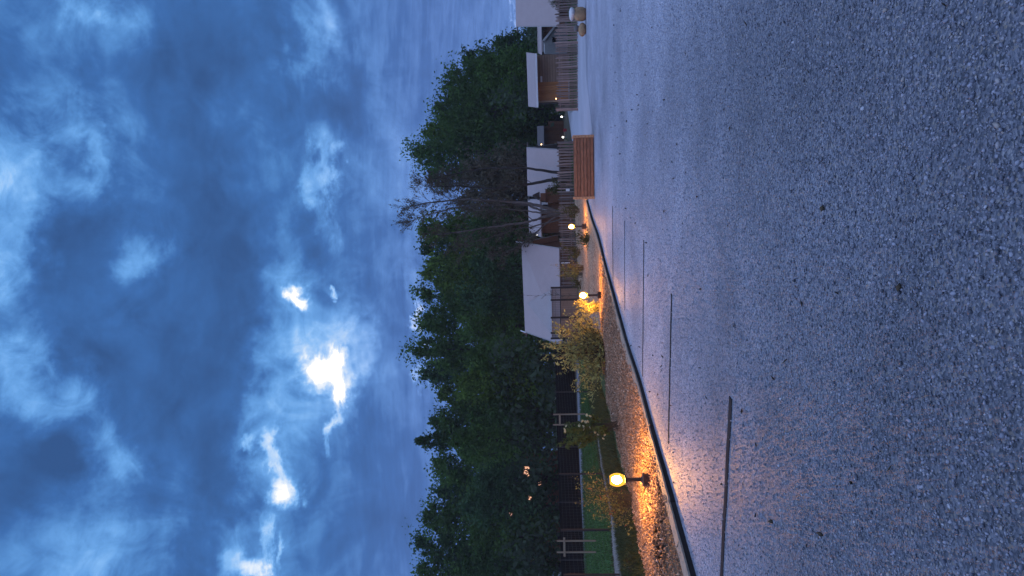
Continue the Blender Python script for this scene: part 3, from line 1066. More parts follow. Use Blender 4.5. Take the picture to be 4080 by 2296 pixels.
fa, fb = G(2304, 438), G(2300, -420)
picket_fence(Vector((fa.x, fa.y, 0)), Vector((fb.x, fb.y, 0)), 'long grey paling fence in front of the timber chalet with the white roof', 84, .93, .062, 34)
fa, fb = Vector((P(2296, 835, 34).x, 34.0, 0)), Vector((P(2296, 566, 33.4).x, 33.4, 0))
picket_fence(fa, fb, 'wide paling fence behind the wooden planter', 24, .84, .085, 34)
fa, fb = Vector((P(2296, 1142, 33.8).x, 33.9, 0)), Vector((P(2296, 838, 34.4).x, 34.6, 0))
picket_fence(fa, fb, 'close set paling fence behind the smallest lit garden lamp', 40, .82, .05, 34)


# ------------------------------------------------------------------ lodges
def boards_wall(rt, a, b, z0, z1, m, n, vertical=True, name='plank', z1b=None, th=.025):
    """separate boards side by side from a to b"""
    a, b = Vector((a[0], a[1], 0)), Vector((b[0], b[1], 0))
    z1b = z1 if z1b is None else z1b
    for i in range(n):
        if vertical:
            p, q = a.lerp(b, (i + .04) / n), a.lerp(b, (i + .96) / n)
            MB().wall(p, q, z0, z1 + (z1b - z1) * (i + .04) / n, th * random.uniform(.85, 1.15), z1 + (z1b - z1) * (i + .96) / n).build(name, m, rt)
        else:
            s0, s1 = z0 + (z1 - z0) * (i + .04) / n, z0 + (z1 - z0) * (i + .96) / n
            MB().wall(a, b, s0, s1, th * random.uniform(.85, 1.15)).build(name, m, rt)


def lodge(rt, RL, RR, EL, ER, canvas, wallm, overhang=.25, front='boards', nboards=20, wall_in=.35, poles=True):
    """gabled lodge: front slope given by its corners, the back slope mirrored behind the ridge"""
    BL = Vector((2 * RL.x - EL.x, 2 * RL.y - EL.y, EL.z))
    BR = Vector((2 * RR.x - ER.x, 2 * RR.y - ER.y, ER.z))
    MB().slab([EL, ER, RR, RL], .05).build('roof_canvas', canvas, rt)
    nrm_ = (ER - EL).cross(RL - EL).normalized()
    nrm_ = nrm_ if nrm_.z > 0 else -nrm_
    nse = max(2, int((ER - EL).length / 1.25))
    for i in range(1, nse):
        a_, b_ = EL.lerp(ER, i / nse), RL.lerp(RR, i / nse)
        t_ = (ER - EL).normalized() * .012
        MB().prism([a_ - t_, a_ + t_, b_ + t_, b_ - t_], nrm_, .006).build('seam', canvas, rt)
    hem = (RL - EL).normalized() * .07
    MB().prism([EL, ER, ER + hem, EL + hem], nrm_, .008).build('hem', canvas, rt)
    up = Vector((0, 0, -.004))
    MB().slab([RL + up, RR + up, BR, BL], .05).build('roof_canvas', canvas, rt)
    ax = (RR - RL).normalized()
    # gable ends, set in from the roof edge
    for R_, E_, B_, s in ((RL, EL, BL, 1), (RR, ER, BR, -1)):
        k = ax * (overhang * s)
        dn = Vector((0, 0, -.09))
        e, r_, b = E_ + k + dn, R_ + k + dn, B_ + k + dn
        cen = (e + b) / 2
        e2, b2 = e.lerp(cen, .12), b.lerp(cen, .12)
        e2.z = r_.z - (r_ - e).z * .88 if False else e.z + (r_.z - e.z) * .12
        b2.z = e2.z
        poly = [Vector((e2.x, e2.y, 0)), e2, r_, b2, Vector((b2.x, b2.y, 0))]
        MB().prism(poly, ax * s, .05).build('gable_wall', wallm, rt)
        # rake boards along the roof edge
        for c in (E_, B_):
            j = ax * (-.012 * s)
            t1, t2 = c + j, R_ + j
            dz_ = Vector((0, 0, .11))
            MB().prism([t1 - dz_, t2 - dz_, t2 + Vector((0, 0, .007)), t1 + Vector((0, 0, .007))], ax * -s, .03).build('rake_board', MT['grey_wall'], rt)
    if poles:
        MB().tube([RL - ax * .3 + Vector((0, 0, -.06)), RR + ax * .3 + Vector((0, 0, -.06))], .035, 7).build('ridge_pole', MT['pale_bark'], rt)
    # front wall under the eave
    fl, fr = EL.lerp(RL, wall_in / max(.4, (RL - EL).xy.length)) + ax * (overhang + .06), ER.lerp(RR, wall_in / max(.4, (RR - ER).xy.length)) - ax * (overhang + .06)
    zt = min(fl.z, fr.z) - .10
    if front == 'boards':
        boards_wall(rt, fl, fr, 0.05, zt, wallm, nboards)
        n_ = Vector((0, .04, 0))
        MB().wall(fl + n_, fr + n_, 0, zt, .02).build('wall', MT['post'], rt)
    else:
        MB().wall(fl, fr, 0, zt, .04).build('wall', wallm, rt)
    return fl, fr, zt


# A: the long tent lodge with the timber terrace screen
RLa, RRa = P(2092, 1322, 37.6), P(2077, 968, 36.4)
ELa, ERa = P(2237, 1372, 35.0), P(2228, 992, 34.7)
rt = thing('tent_lodge', 'long tent lodge with a broad lavender white roof behind a slatted terrace screen', 'tent lodge', Vector(((ELa.x + ERa.x) / 2, 36, 0)), 'white roofed holiday lodges')
lodge(rt, RLa, RRa, ELa, ERa, MT['canvas'], MT['brown_wood'], nboards=30)
ax = (RRa - RLa).normalized()
for R_, E_, s in ((RLa, ELa, -1), (RRa, ERa, 1)):
    t1 = R_ + ax * s * .02 + Vector((0, 0, .02))
    dirr = (R_ - E_).normalized()
    MB().tube([t1 - dirr * .1, t1 + dirr * .38], .03, 6).build('crossed_pole', MT['white'], rt)
    t1 = R_ + ax * s * .12 + Vector((0, 0, -.06))
    MB().tube([t1 - dirr * .1, t1 + dirr * .34 + Vector((0, -.1, 0))], .035, 6).build('crossed_pole', MT['brown_wood'], rt)
# awning sheet over the terrace (the slightly darker triangle on the roof)
t0_ = P(2105, 1208, 36.7) + Vector((0, -.05, .03))
t1_ = P(2196, 1155, 35.2) + Vector((0, -.10, .03))
t2_ = P(2218, 1352, 35.0) + Vector((0, -.10, .03))
MB().prism([t0_, t1_, t2_], Vector((0, -.5, .8)), .02).build('awning_flap', MT['canvas2'], rt)

# terrace screen: dark posts, glazed upper panels with thin bars, boards below
rt = thing('terrace_screen', 'brown board screen with dark posts and thin barred panels below the long tent roof', 'screen', P(2300, 1250, 33.4))
rt.location.z = 0
DS = 33.4
posts_py = [1147, 1196, 1266, 1327, 1349]
for py in posts_py:
    c = P(2200, py, DS)
    zt = P(2194, py, DS).z
    MB().box((c.x, DS, zt / 2), (.085, .09, zt)).build('post', MT['post'], rt)
for a, b in zip(posts_py[:-1], posts_py[1:]):
    xa, xb = P(2200, a, DS).x - .045, P(2200, b, DS).x + .045
    zb, zt = P(2234, (a + b) / 2, DS).z, P(2199, (a + b) / 2, DS).z
    nb_ = max(2, int(abs(xa - xb) / .10))
    boards_wall(rt, (xb, DS), (xa, DS), 0.04, zb - .02, MT['grey_wood'], nb_, True, 'board', th=.03)
    MB().box(((xa + xb) / 2, DS, zb + .005), (abs(xa - xb), .05, .04)).build('rail', MT['post'], rt)
    MB().box(((xa + xb) / 2, DS, zt), (abs(xa - xb), .04, .025)).build('rail', MT['grey_wall'], rt)
    MB().wall((xb, DS + .03), (xa, DS + .03), zb + .025, zt - .012, .012).build('panel', MT['canvas2'], rt)
    nbar = max(2, int(abs(xa - xb) / .075))
    bars = MB()
    for i in range(1, nbar):
        x = xa + (xb - xa) * i / nbar
        bars.box((x, DS, (zb + zt) / 2), (.007, .008, zt - zb - .04))
    bars.box(((xa + xb) / 2, DS - .008, zb + (zt - zb) * .62), (abs(xa - xb), .006, .008))
    bo = bars.build('panel_bars', MT['wire'], rt)
    bo['kind'] = 'stuff'

# B1: tent lodge with low eave behind the two trunks
RL, RR = P(2102, 778, 39.6), P(2098, 590, 39.2)
EL, ER = P(2232, 790, 37.2), P(2226, 598, 37.0)
rt = thing('tent_lodge', 'white tent lodge with a low eave behind two dark leaning tree trunks', 'tent lodge', Vector(((EL.x + ER.x) / 2, 38.5, 0)), 'white roofed holiday lodges')
lodge(rt, RL, RR, EL, ER, MT['canvas'], MT['brown_wood'], nboards=14)
pc = P(2190, 752, 36.6)
p2 = P(2190, 806, 36.6)
MB().wall((p2.x, 36.7), (pc.x, 36.7), 0, P(2173, 778, 36.7).z, .06).build('porch_wall', MT['brown_wood'], rt)
tri = [P(2150, 764, 36.55), P(2150, 793, 36.55), P(2122, 777, 36.55)]
MB().prism(tri, Vector((0, 1, 0)), .8).build('porch_gable', MT['post'], rt)
tri2 = [P(2153, 770, 36.5), P(2153, 800, 36.5), P(2174, 800, 36.5), P(2174, 770, 36.5)]
MB().prism(tri2, Vector((0, 1, 0)), .2).build('porch_beam', MT['brown_wood'], rt)

# B2: chalet with a high eave and brown boarded front
RL, RR = P(2108, 925, 40.2), P(2103, 797, 40.0)
EL, ER = P(2157, 943, 38.0), P(2152, 797, 37.8)
rt = thing('timber_chalet', 'brown boarded chalet with a white roof seen through the pale bare stems', 'chalet', Vector(((EL.x + ER.x) / 2, 39, 0)), 'white roofed holiday lodges')
fl, fr, zt = lodge(rt, RL, RR, EL, ER, MT['canvas'], MT['brown_wood'], nboards=12, wall_in=.2, poles=False, overhang=.15)
wx0, wx1 = P(2170, 838, 37.7).x, P(2170, 806, 37.7).x
wz0, wz1 = P(2183, 822, 37.7).z, P(2158, 822, 37.7).z
wf = MB()
for s in (0, 1):
    wf.box(((wx0 + .06, wx1 - .06)[s], 37.72, (wz0 + wz1) / 2), (.12, .05, wz1 - wz0))
wf.box(((wx0 + wx1) / 2, 37.72, wz1 - .03), (wx1 - wx0 - .24, .05, .06))
w_o = wf.build('window', MT['white'], rt)
MB().box(((wx0 + wx1) / 2, 37.74, (wz0 + wz1) / 2 - .03), (wx1 - wx0 - .24, .02, wz1 - wz0 - .06)).build('pane', MT['black'], w_o)
c = P(2140, 937, 37.7)
MB().lathe(c, [(.02, -.03), (.045, 0), (.02, .04)], 10).build('eave_lamp', MT['globe_white'], rt)

# C: timber chalet with flat white roof and warm boards
DC = 36.0
xl, xr = P(2180, 408, DC).x, P(2180, 219, DC).x
ztl = P(2140, 312, DC).z
rt = thing('timber_chalet', 'timber chalet with a flat white roof, grey and warm brown boards and a white nameplate', 'chalet', Vector(((xl + xr) / 2, DC + 1.5, 0)), 'white roofed holiday lodges')
xm = P(2180, 327, DC).x
boards_wall(rt, (xm, DC), (xr, DC), 0, ztl, MT['grey_wood'], 13, False, 'plank', th=.03)
boards_wall(rt, (xl + .09, DC), (xm - .005, DC), 0, ztl, MT['warm_wood'], 9, True, 'board', th=.03)
MB().box((xl + .04, DC, ztl / 2), (.08, .06, ztl)).build('corner_board', MT['stake'], rt)
MB().wall((xl, DC + .05), (xr, DC + .05), 0, ztl - .01, .04).build('wall', MT['post'], rt)
bl_ = P(2180, 414, DC + 3.5)
MB().wall((xl + .02, DC + .08), (bl_.x, DC + 3.5), 0, ztl - .02, .06).build('wall', MT['post'], rt)  # dark colour stands in for shade under the roof overhang
MB().wall((xr - .02, DC + .08), (xr - .02, DC + 3.5), 0, ztl - .02, .06).build('wall', MT['brown_wood'], rt)
MB().wall((bl_.x, DC + 3.55), (xr, DC + 3.55), 0, ztl - .02, .06).build('wall', MT['brown_wood'], rt)
MB().slab([P(2138, 429, DC - .6), P(2132, 214, DC - .6), P(2097, 209, DC + 2.2), P(2105, 425, DC + 2.2)], .05).build('roof', MT['canvas'], rt)
fas = [P(2138, 429, DC - .6), P(2132, 214, DC - .6)]
dn = Vector((0, -.004, -.09))
MB().prism([fas[0] + dn, fas[1] + dn, fas[1], fas[0]], Vector((0, -1, 0)), .025).build('fascia', MT['white'], rt)
s0, s1 = P(2161, 327, DC - .05), P(2153, 304, DC - .05)
MB().box(((s0.x + s1.x) / 2, DC - .03, (s0.z + s1.z) / 2), (s1.x - s0.x, .025, s1.z - s0.z)).build('nameplate', MT['white'], rt)
c = P(2214, 394, DC - .1)
wl = MB().box((c.x, DC - .05, c.z), (.05, .08, .10)).build('wall_lamp', MT['dark'], rt)
MB().box((c.x, DC - .11, c.z - .02), (.05, .035, .05)).build('lamp_glass', MT['small_lamp'], wl)

# D: big white roof at the edge of the yard
RL, RR = P(2056, 105, 38.5), P(2050, -190, 38.2)
EL, ER = P(2229, 103, 35.9), P(2226, -190, 35.6)
rt = thing('tent_lodge', 'tall white tent roof beside the low grey shed, above the paling fence', 'tent lodge', Vector(((EL.x + ER.x) / 2, 37.5, 0)), 'white roofed holiday lodges')
lodge(rt, RL, RR, EL, ER, MT['canvas'], MT['brown_wood'], nboards=16)

# E: chalet between C and D
DE = 43.0
xl, xr = P(2180, 216, DE).x, P(2180, 92, DE).x
zt = P(2159, 160, DE).z
rt = thing('timber_chalet', 'dark brown chalet with a narrow white roof behind the small grey shed', 'chalet', Vector(((xl + xr) / 2, DE + 1.5, 0)), 'white roofed holiday lodges')
boards_wall(rt, (xl, DE), (xr, DE), 0, zt, MT['brown_wood'], 10, True, 'board')
MB().wall((xl, DE + .04), (xr, DE + .04), 0, zt, .03).build('wall', MT['post'], rt)
MB().wall((xl, DE + .06), (xl, DE + 3), 0, zt, .06).build('wall', MT['brown_wood'], rt)
MB().slab([P(2159, 219, DE - .4), P(2157, 90, DE - .4), P(2140, 90, DE + 2.4), P(2142, 212, DE + 2.4)], .05).build('roof', MT['canvas'], rt)
p1, p2 = P(2159, 219, DE - .42), P(2157, 90, DE - .42)
MB().prism([p1 + Vector((0, 0, -.08)), p2 + Vector((0, 0, -.08)), p2, p1], Vector((0, -1, 0)), .02).build('fascia', MT['dark'], rt)

# grey shed with a steep white edged roof
DG = 39.0
q = [P(2216, 182, DG), P(2216, 108, DG), P(2207, 110, DG), P(2164, 162, DG), P(2170, 178, DG)]
rt = thing('grey_shed', 'small grey shed with one steep white roof edge and a black window', 'shed', Vector((q[1].x, DG + .8, 0)))
base = [Vector((q[0].x, DG, 0)), Vector((q[1].x, DG, 0))] + q[1:]
MB().prism([base[0], base[1], q[2], q[3], q[4]], Vector((0, 1, 0)), 1.6).build('wall', MT['grey_wall'], rt)
u = Vector((0, 0, .05))
MB().slab([q[3] + u + Vector((-.05, -.12, 0)), q[2] + u + Vector((.1, -.12, -.1)), q[2] + u + Vector((.1, 1.7, -.1)), q[3] + u + Vector((-.05, 1.7, 0))], .04).build('roof', MT['canvas'], rt)
j = Vector((0, -.125, 0))
MB().prism([q[3] + j + Vector((-.05, 0, -.10)), q[2] + j + Vector((.1, 0, -.2)), q[2] + j + Vector((.1, 0, -.05)), q[3] + j + Vector((-.05, 0, .055))], Vector((0, -1, 0)), .02).build('rake_board', MT['white'], rt)
a_, b_ = P(2214, 168, DG), P(2200, 149, DG)
wo_ = MB().box(((a_.x + b_.x) / 2, DG - .02, (a_.z + b_.z) / 2), (b_.x - a_.x, .05, b_.z - a_.z)).build('window', MT['dark'], rt)
MB().box(((a_.x + b_.x) / 2, DG - .05, (a_.z + b_.z) / 2), (b_.x - a_.x - .06, .02, b_.z - a_.z - .06)).build('pane', MT['black'], wo_)

# F: chalet at the end of the drive
DF = 50.0
xl, xr = P(2200, 582, DF).x, P(2200, 503, DF).x
zt = P(2166, 540, DF).z
rt = thing('timber_chalet', 'distant brown chalet with a grey roof at the end of the pale drive', 'chalet', Vector(((xl + xr) / 2, DF + 2, 0)), 'white roofed holiday lodges')
boards_wall(rt, (xl, DF), (xr, DF), 0, zt, MT['brown_wood'], 9, True, 'board')
MB().wall((xl, DF + .04), (xr, DF + .04), 0, zt, .03).build('wall', MT['post'], rt)
MB().wall((xr, DF + .06), (xr, DF + 3.5), 0, zt, .06).build('wall', MT['brown_wood'], rt)
MB().slab([P(2167, 586, DF - .4), P(2166, 501, DF - .4), P(2140, 503, DF + 1.8), P(2141, 584, DF + 1.8)], .05).build('roof', MT['dull_roof'], rt)
c = P(2157, 573, DF - .7)
MB().box((c.x, DF - .45, c.z), (.07, .05, .07)).build('eave_lamp', MT['small_lamp'], rt)
fa_, fb_ = P(2200, 503, DF - .6), P(2200, 479, DF - .6)
zt2 = P(2184, 490, DF).z
boards_wall(rt, (fa_.x + .02, DF - .3), (fb_.x, DF - .3), 0, zt2, MT['brown_wood'], 4, True, 'screen_board')


def path_lamp(px, py, D, label):
    c = P(px, py, D)
    b = Vector((c.x, c.y, 0))
    rt = thing('path_lamp', label, 'garden lamp', b, 'white path lamps by the drive')
    MB().tube([b, Vector((c.x, c.y, c.z - .05))], .025, 7).build('post', MT['grey_wall'], rt)
    MB().lathe(c, [(.01, -.06), (.045, -.045), (.06, 0), (.045, .045), (.01, .06)], 12).build('globe', MT['globe_white'], rt, smooth=True)


path_lamp(2238, 466, 46, 'white globe path lamp in the dark gap beside the paling fence end')
path_lamp(2243, 547, 44, 'white globe path lamp beside the low rail in front of the distant chalet')
# low rail with a red cloth
p1, p2 = P(2250, 566, 43), P(2250, 512, 43)
rt = thing('low_rail', 'low pale rail beside the drive in front of the distant chalet', 'rail', Vector((p1.x, 43, 0)))
MB().box(((p1.x + p2.x) / 2, 43, p1.z), (p2.x - p1.x, .05, .07)).build('rail', MT['stake'], rt)
for x in (p1.x + .1, p2.x - .1):
    MB().box((x, 43, p1.z / 2 - .02), (.06, .06, p1.z - .04)).build('post', MT['stake'], rt)
a_, b_ = P(2258, 524, 42.9), P(2244, 513, 42.9)
rc = MB()
for i in range(4):
    x0 = a_.x + (b_.x - a_.x) * i / 4
    x1 = a_.x + (b_.x - a_.x) * (i + 1) / 4
    y0, y1 = 42.93 + .02 * (i % 2), 42.93 + .02 * ((i + 1) % 2)
    rc.hexa([(x0, y0, a_.z), (x1, y1, a_.z + .02), (x1, y1 + .015, a_.z + .02), (x0, y0 + .015, a_.z)], [(x0, y0, b_.z), (x1, y1, b_.z), (x1, y1 + .015, b_.z), (x0, y0 + .015, b_.z)])
tag(rc.build('red_cloth', MT['red']), 'small red cloth hanging on the end of the low rail', 'cloth')

# small sign on a dark post, pale stick, white marker
c = P(2262, 758, 33.2)
rt = thing('post_sign', 'small white plate on a dark post behind the wooden planter', 'sign', Vector((c.x, 33.2, 0)))
MB().box((c.x, 33.2, c.z / 2 - .05), (.06, .05, c.z - .02)).build('post', MT['post'], rt)
MB().box((c.x, 33.16, c.z), (.11, .02, .17)).build('plate', MT['white'], rt)
c = P(2255, 739, 33.1)
o = MB().tube([Vector((c.x, 33.1, 0)), Vector((c.x + .03, 33.1, c.z))], [.022, .016], 6).build('garden_stick', MT['stake'])
tag(o, 'pale thin stick standing between the planter and the paling fence', 'stick')
c = P(2240, 1048, 33.2)
o = MB().box((c.x, 33.3, c.z - .16), (.045, .03, .40)).build('marker_stake', MT['white'])
o2 = MB().box((c.x, 33.33, (c.z - .2) / 2), (.03, .03, c.z - .2)).build('stake_post', MT['post'], None)
rtm = thing('marker_post', 'thin white marker fixed to a post in front of the long tent lodge', 'marker', Vector((c.x, 33.3, 0)))
for q_ in (o, o2):
    q_.parent = rtm
    q_.location = -rtm.location
# grey bench behind the long fence
a_, b_ = P(2268, 393, 35.0), P(2268, 322, 35.0)
rt = thing('garden_bench', 'grey garden bench behind the paling fence of the timber chalet', 'bench', Vector(((a_.x + b_.x) / 2, 35.0, 0)))
MB().box(((a_.x + b_.x) / 2, 35.0, a_.z), (b_.x - a_.x, .32, .05)).build('seat', MT['grey_wall'], rt)
for x in (a_.x + .08, b_.x - .08):
    MB().box((x, 35.0, a_.z / 2 - .02), (.07, .28, a_.z - .05)).build('leg', MT['grey_wall'], rt)


# ------------------------------------------------------------------ boulders
def boulder(rt, name, c, r, m, seed, flat=1.0):
    g = np.random.default_rng(seed)
    mb = MB()
    n_, k_ = 9, 14
    vs_ = []
    ph_ = g.uniform(0, 6, 4)
    for i in range(n_):
        t = math.pi * i / (n_ - 1)
        for k in range(k_):
            a = 2 * math.pi * k / k_
            rr = 1 + .14 * math.sin(2 * a + ph_[0]) + .07 * math.sin(3 * a + ph_[1] + t) + .06 * math.cos(3 * t + ph_[2])
            s = abs(math.sin(t)) ** .9
            cz = math.copysign(abs(math.cos(t)) ** .95, math.cos(t))
            vs_.append((c[0] + r[0] * s * math.cos(a) * rr, c[1] + r[1] * s * math.sin(a) * rr, c[2] + r[2] * cz * (1 + .04 * math.sin(a * 2 + ph_[3]))))
    fs_ = [(i * k_ + k, i * k_ + (k + 1) % k_, (i + 1) * k_ + (k + 1) % k_, (i + 1) * k_ + k) for i in range(n_ - 1) for k in range(k_)]
    mb.add(vs_, [tuple(reversed(f)) for f in fs_])
    return mb.build(name, m, rt, smooth=True)


c = G(2334, 56)
boul = boulder(None, 'boulder', (c.x, c.y, .19), (.24, .23, .23), MT['tan_rock'], 3)
tag(boul, 'large tan boulder at the far edge of the gravel carrying a pale stone', 'boulder', 'boulders at the gravel edge')
t = P(2288, 57, c.y)
st = boulder(None, 'cap_stone', (t.x + .02, c.y, .45), (.24, .2, .10), MT['pale_rock'], 5)
tag(st, 'pale rounded stone resting on top of the large tan boulder', 'stone')
c = G(2335, 118)
boul = boulder(None, 'boulder', (c.x, c.y, .12), (.19, .18, .14), MT['tan_rock'], 8)
tag(boul, 'smaller tan boulder at the gravel edge with a dark stone leaning on it', 'boulder', 'boulders at the gravel edge')
st = boulder(None, 'dark_stone', (c.x + .06, c.y + .05, .30), (.13, .12, .09), MT['grey_rock'], 9)
tag(st, 'dark grey stone lying on the smaller tan boulder', 'stone')


# ------------------------------------------------------------------ wire fence along the lawn
WF = [(2470, 2290), (2432, 2112), (2402, 1888), (2347, 1561), (2322, 1420)]
WP = [G(*p) for p in WF]
rt = thing('wire_fence', 'thin dark mesh fence with slim posts between lawn and sandy path', 'fence', WP[2])
zt_ = 1.22
for i, p in enumerate(WP):
    r_ = .024 if i != 1 else .034
    MB().tube([Vector((p.x, p.y, -.05)), Vector((p.x, p.y, zt_ + .04))], r_, 8).build('fence_post', MT['dark'], rt)
wires = MB()
for a, b in zip(WP[:-1], WP[1:]):
    for k in range(13):
        z = .06 + (zt_ - .08) * k / 12
        wires.tube([Vector((a.x, a.y, z)), Vector((b.x, b.y, z))], .0016, 3, False)
    nn_ = int((b - a).length / .12)
    for k in range(nn_):
        q_ = a.lerp(b, (k + .5) / nn_)
        wires.tube([Vector((q_.x, q_.y, .03)), Vector((q_.x, q_.y, zt_))], .0014, 3, False)
w_ = wires.build('wire_mesh', MT['wire'], rt)
w_['kind'] = 'stuff'

# dark netted windbreak along the foot of the wood
rt = thing('windbreak_fence', 'dark netted windbreak fence beyond the far road at the foot of the wood', 'fence', P(2300, 1900, 37))
rt.location.z = 0
WB = [P(2300, py, D_) for py, D_ in ((1385, 40), (1560, 38.5), (1780, 36.5), (2000, 34.8), (2230, 33.0), (2560, 30.8))]
for a, b in zip(WB[:-1], WB[1:]):
    MB().wall(a, b, 0, P(2222, 1800, 36).z, .03).build('net_panel', MT['net'], rt)
for p in WB:
    MB().tube([Vector((p.x, p.y - .04, 0)), Vector((p.x, p.y - .04, 1.18))], .03, 7).build('fence_post', MT['dark'], rt)


# tree stakes: two posts and a cross bar
def stake_pair(pya, pyb, px_top, px_bot, px_bar, D, label, bar_over=.06):
    a, b = P(px_top, pya, D), P(px_top, pyb, D)
    rt = thing('tree_stakes', label, 'tree stakes', Vector(((a.x + b.x) / 2, D, 0)), 'pairs of tree stakes by the lawn')
    for p in (a, b):
        MB().tube([Vector((p.x, D, 0)), p], [.032, .030], 8).build('stake', MT['stake'], rt)
    zb = P(px_bar, pya, D).z
    x0, x1 = min(a.x, b.x) - bar_over, max(a.x, b.x) + bar_over
    MB().box(((x0 + x1) / 2, D - .04, zb), (x1 - x0, .03, .07)).build('crossbar', MT['stake'], rt)


stake_pair(1652, 1693, 2204, 2320, 2230, 29.0, 'slim pair of wooden tree stakes with crossbar above the yellow flowers', .03)
stake_pair(2156, 2201, 2218, 2362, 2248, 24.0, 'thicker pair of wooden tree stakes with crossbar standing on the open lawn', .13)


# ------------------------------------------------------------------ foliage
def leaf_quads(pos, size, aspect=.55, up=.0):
    n = len(pos)
    u = rng.normal(size=(n, 3))
    u[:, 2] += up
    u /= np.linalg.norm(u, axis=1)[:, None]
    w = rng.normal(size=(n, 3))
    v = np.cross(u, w)
    v /= np.linalg.norm(v, axis=1)[:, None] + 1e-9
    u = u * size[:, None]
    v = v * (size * aspect)[:, None]
    return np.stack([pos - u, pos - v, pos + u, pos + v], 1).reshape(-1, 3), np.arange(4 * n).reshape(-1, 4)


def crown_points(c, rad, n_clump, per, spread, seed, lump=.25, bottom=.6):
    """leaf positions in clumps spread through an uneven crown volume"""
    g = np.random.default_rng(seed)
    dirs = g.normal(size=(n_clump, 3))
    dirs /= np.linalg.norm(dirs, axis=1)[:, None]
    az_, el_ = np.arctan2(dirs[:, 1], dirs[:, 0]), dirs[:, 2]
    p1, p2, p3 = g.uniform(0, 6, 3)
    rr = 1 + lump * (np.sin(3 * az_ + p1) * np.cos(2.5 * el_ + p2) + .7 * np.sin(5 * az_ + 4 * el_ + p3)) / 1.4
    rr *= g.uniform(.25, 1.0, n_clump) ** .45
    cc = dirs * rr[:, None] * np.array(rad)
    cc[:, 2] = np.where(cc[:, 2] < 0, cc[:, 2] * bottom, cc[:, 2])
    cs = g.uniform(0, 1, n_clump)
    siz = spread * g.uniform(.55, 1.35, n_clump)
    pos = np.repeat(cc, per, axis=0) + np.clip(g.normal(size=(n_clump * per, 3)), -2.0, 2.0) * np.repeat(siz, per)[:, None] * np.array([1, 1, .75])
    sh = np.clip(np.repeat(cs, per) * .7 + g.uniform(0, .3, n_clump * per), 0, 1)
    return pos + np.array(c), sh, cc + np.array(c)


LIT = [(2098, 1880, .62, .36), (2112, 1985, .26, .22), (2075, 2138, .22, .22), (2120, 2232, .24, .22), (2035, 2050, .2, .16), (2150, 1925, .3, .2)]


def open_gaps(pos, sh):
    """natural openings in the foliage through which the lit house shows"""
    for (px, py, w, h) in LIT:
        r_ = ray(px, py)
        k = (pos[:, 1]) / r_.y
        dx_ = pos[:, 0] - r_.x * k
        dz_ = pos[:, 2] - (H + r_.z * k)
        inside = ((dx_ / (w * .62)) ** 2 + (dz_ / (h * .8)) ** 2 < 1) & (pos[:, 1] < 46.5)
        keep = ~(inside & (rng.uniform(size=len(pos)) < .82))
        pos, sh = pos[keep], sh[keep]
    return pos, sh


def tree(py, hw, top, D, leafm, label, seed, dens=1.0, bottom_px=2200, leaf=.115, lean=0.0, spread=.085, name='broadleaf_tree', bark='bark', sparse_top=False):
    b = Vector((P(2200, py, D).x, D, 0))
    zt = P(top, py, D).z
    zb = max(.3, P(bottom_px, py, D).z)
    R = hw / F * D
    hz = (zt - zb)
    zc_ = zb + hz * .48
    rt = thing(name, label, 'tree', b, 'trees of the wood behind the lodges')
    ncl = int(150 * dens * (R / 2.0) ** .8 * (hz / 8) ** .6)
    per = int(84 * max(.6, min(1.4, dens)))
    rad = (R * .98, R * .8, hz * .52)
    pos, sh, cc = crown_points((b.x + lean, D, zc_), rad, ncl, per, R * spread * 2.6 + .12, seed, .28, .92)
    # loose sprays standing out of the top of the crown
    g = np.random.default_rng(seed + 99)
    ns = 22
    for _ in range(ns):
        a = g.uniform(0, 2 * math.pi)
        t0 = g.uniform(0, .85)
        bx, bz = math.cos(a) * R * t0 * .95, zc_ + hz * .5 * math.sqrt(max(.05, 1 - t0 * t0))
        ln = g.uniform(.2, .7) * (.5 + R * .16)
        m_n = 46
        tt = g.uniform(-.6, 1, m_n)
        sp = np.stack([b.x + lean + bx + tt * ln * math.cos(a) * .45 + np.clip(g.normal(0, .085, m_n), -.14, .14) * (1.1 - tt * .7), D + math.sin(a) * R * .5 * t0 + g.normal(0, .15, m_n), bz - .15 + tt * ln + g.normal(0, .10, m_n)], -1)
        pos = np.concatenate([pos, sp])
        sh = np.concatenate([sh, g.uniform(.1, .6, m_n)])
    ok_ = pos[:, 2] > .1
    pos, sh = pos[ok_], sh[ok_]
    if D < 48 and py > 1700:
        pos, sh = open_gaps(pos, sh)
    size = leaf * (.5 + rng.uniform(0, 1, len(pos)) ** 1.5 * .9)
    V, Q = leaf_quads(pos, size, .6)
    np_mesh('crown', V, Q, MT[leafm], sh, rt)
    mb = MB()
    g = random.Random(seed)
    tz = zc_ + hz * .25
    r0 = .10 + .02 * hz
    pts = [Vector((b.x + lean * t_ + g.uniform(-.08, .08), D + g.uniform(-.08, .08), tz * t_)) for t_ in (0, .2, .45, .7, 1)]
    mb.tube(pts, [r0 * 1.15, r0, r0 * .8, r0 * .5, r0 * .15], 8)
    for k in range(9):
        s0 = pts[1].lerp(pts[3], g.uniform(0, 1))
        e = Vector(cc[g.randrange(len(cc))])
        mid = s0.lerp(e, .5) + Vector((0, 0, .25))
        mb.tube([s0, mid, e], [r0 * .42, r0 * .25, r0 * .06], 5)
    mb.build('trunk', MT[bark], rt)
    return rt


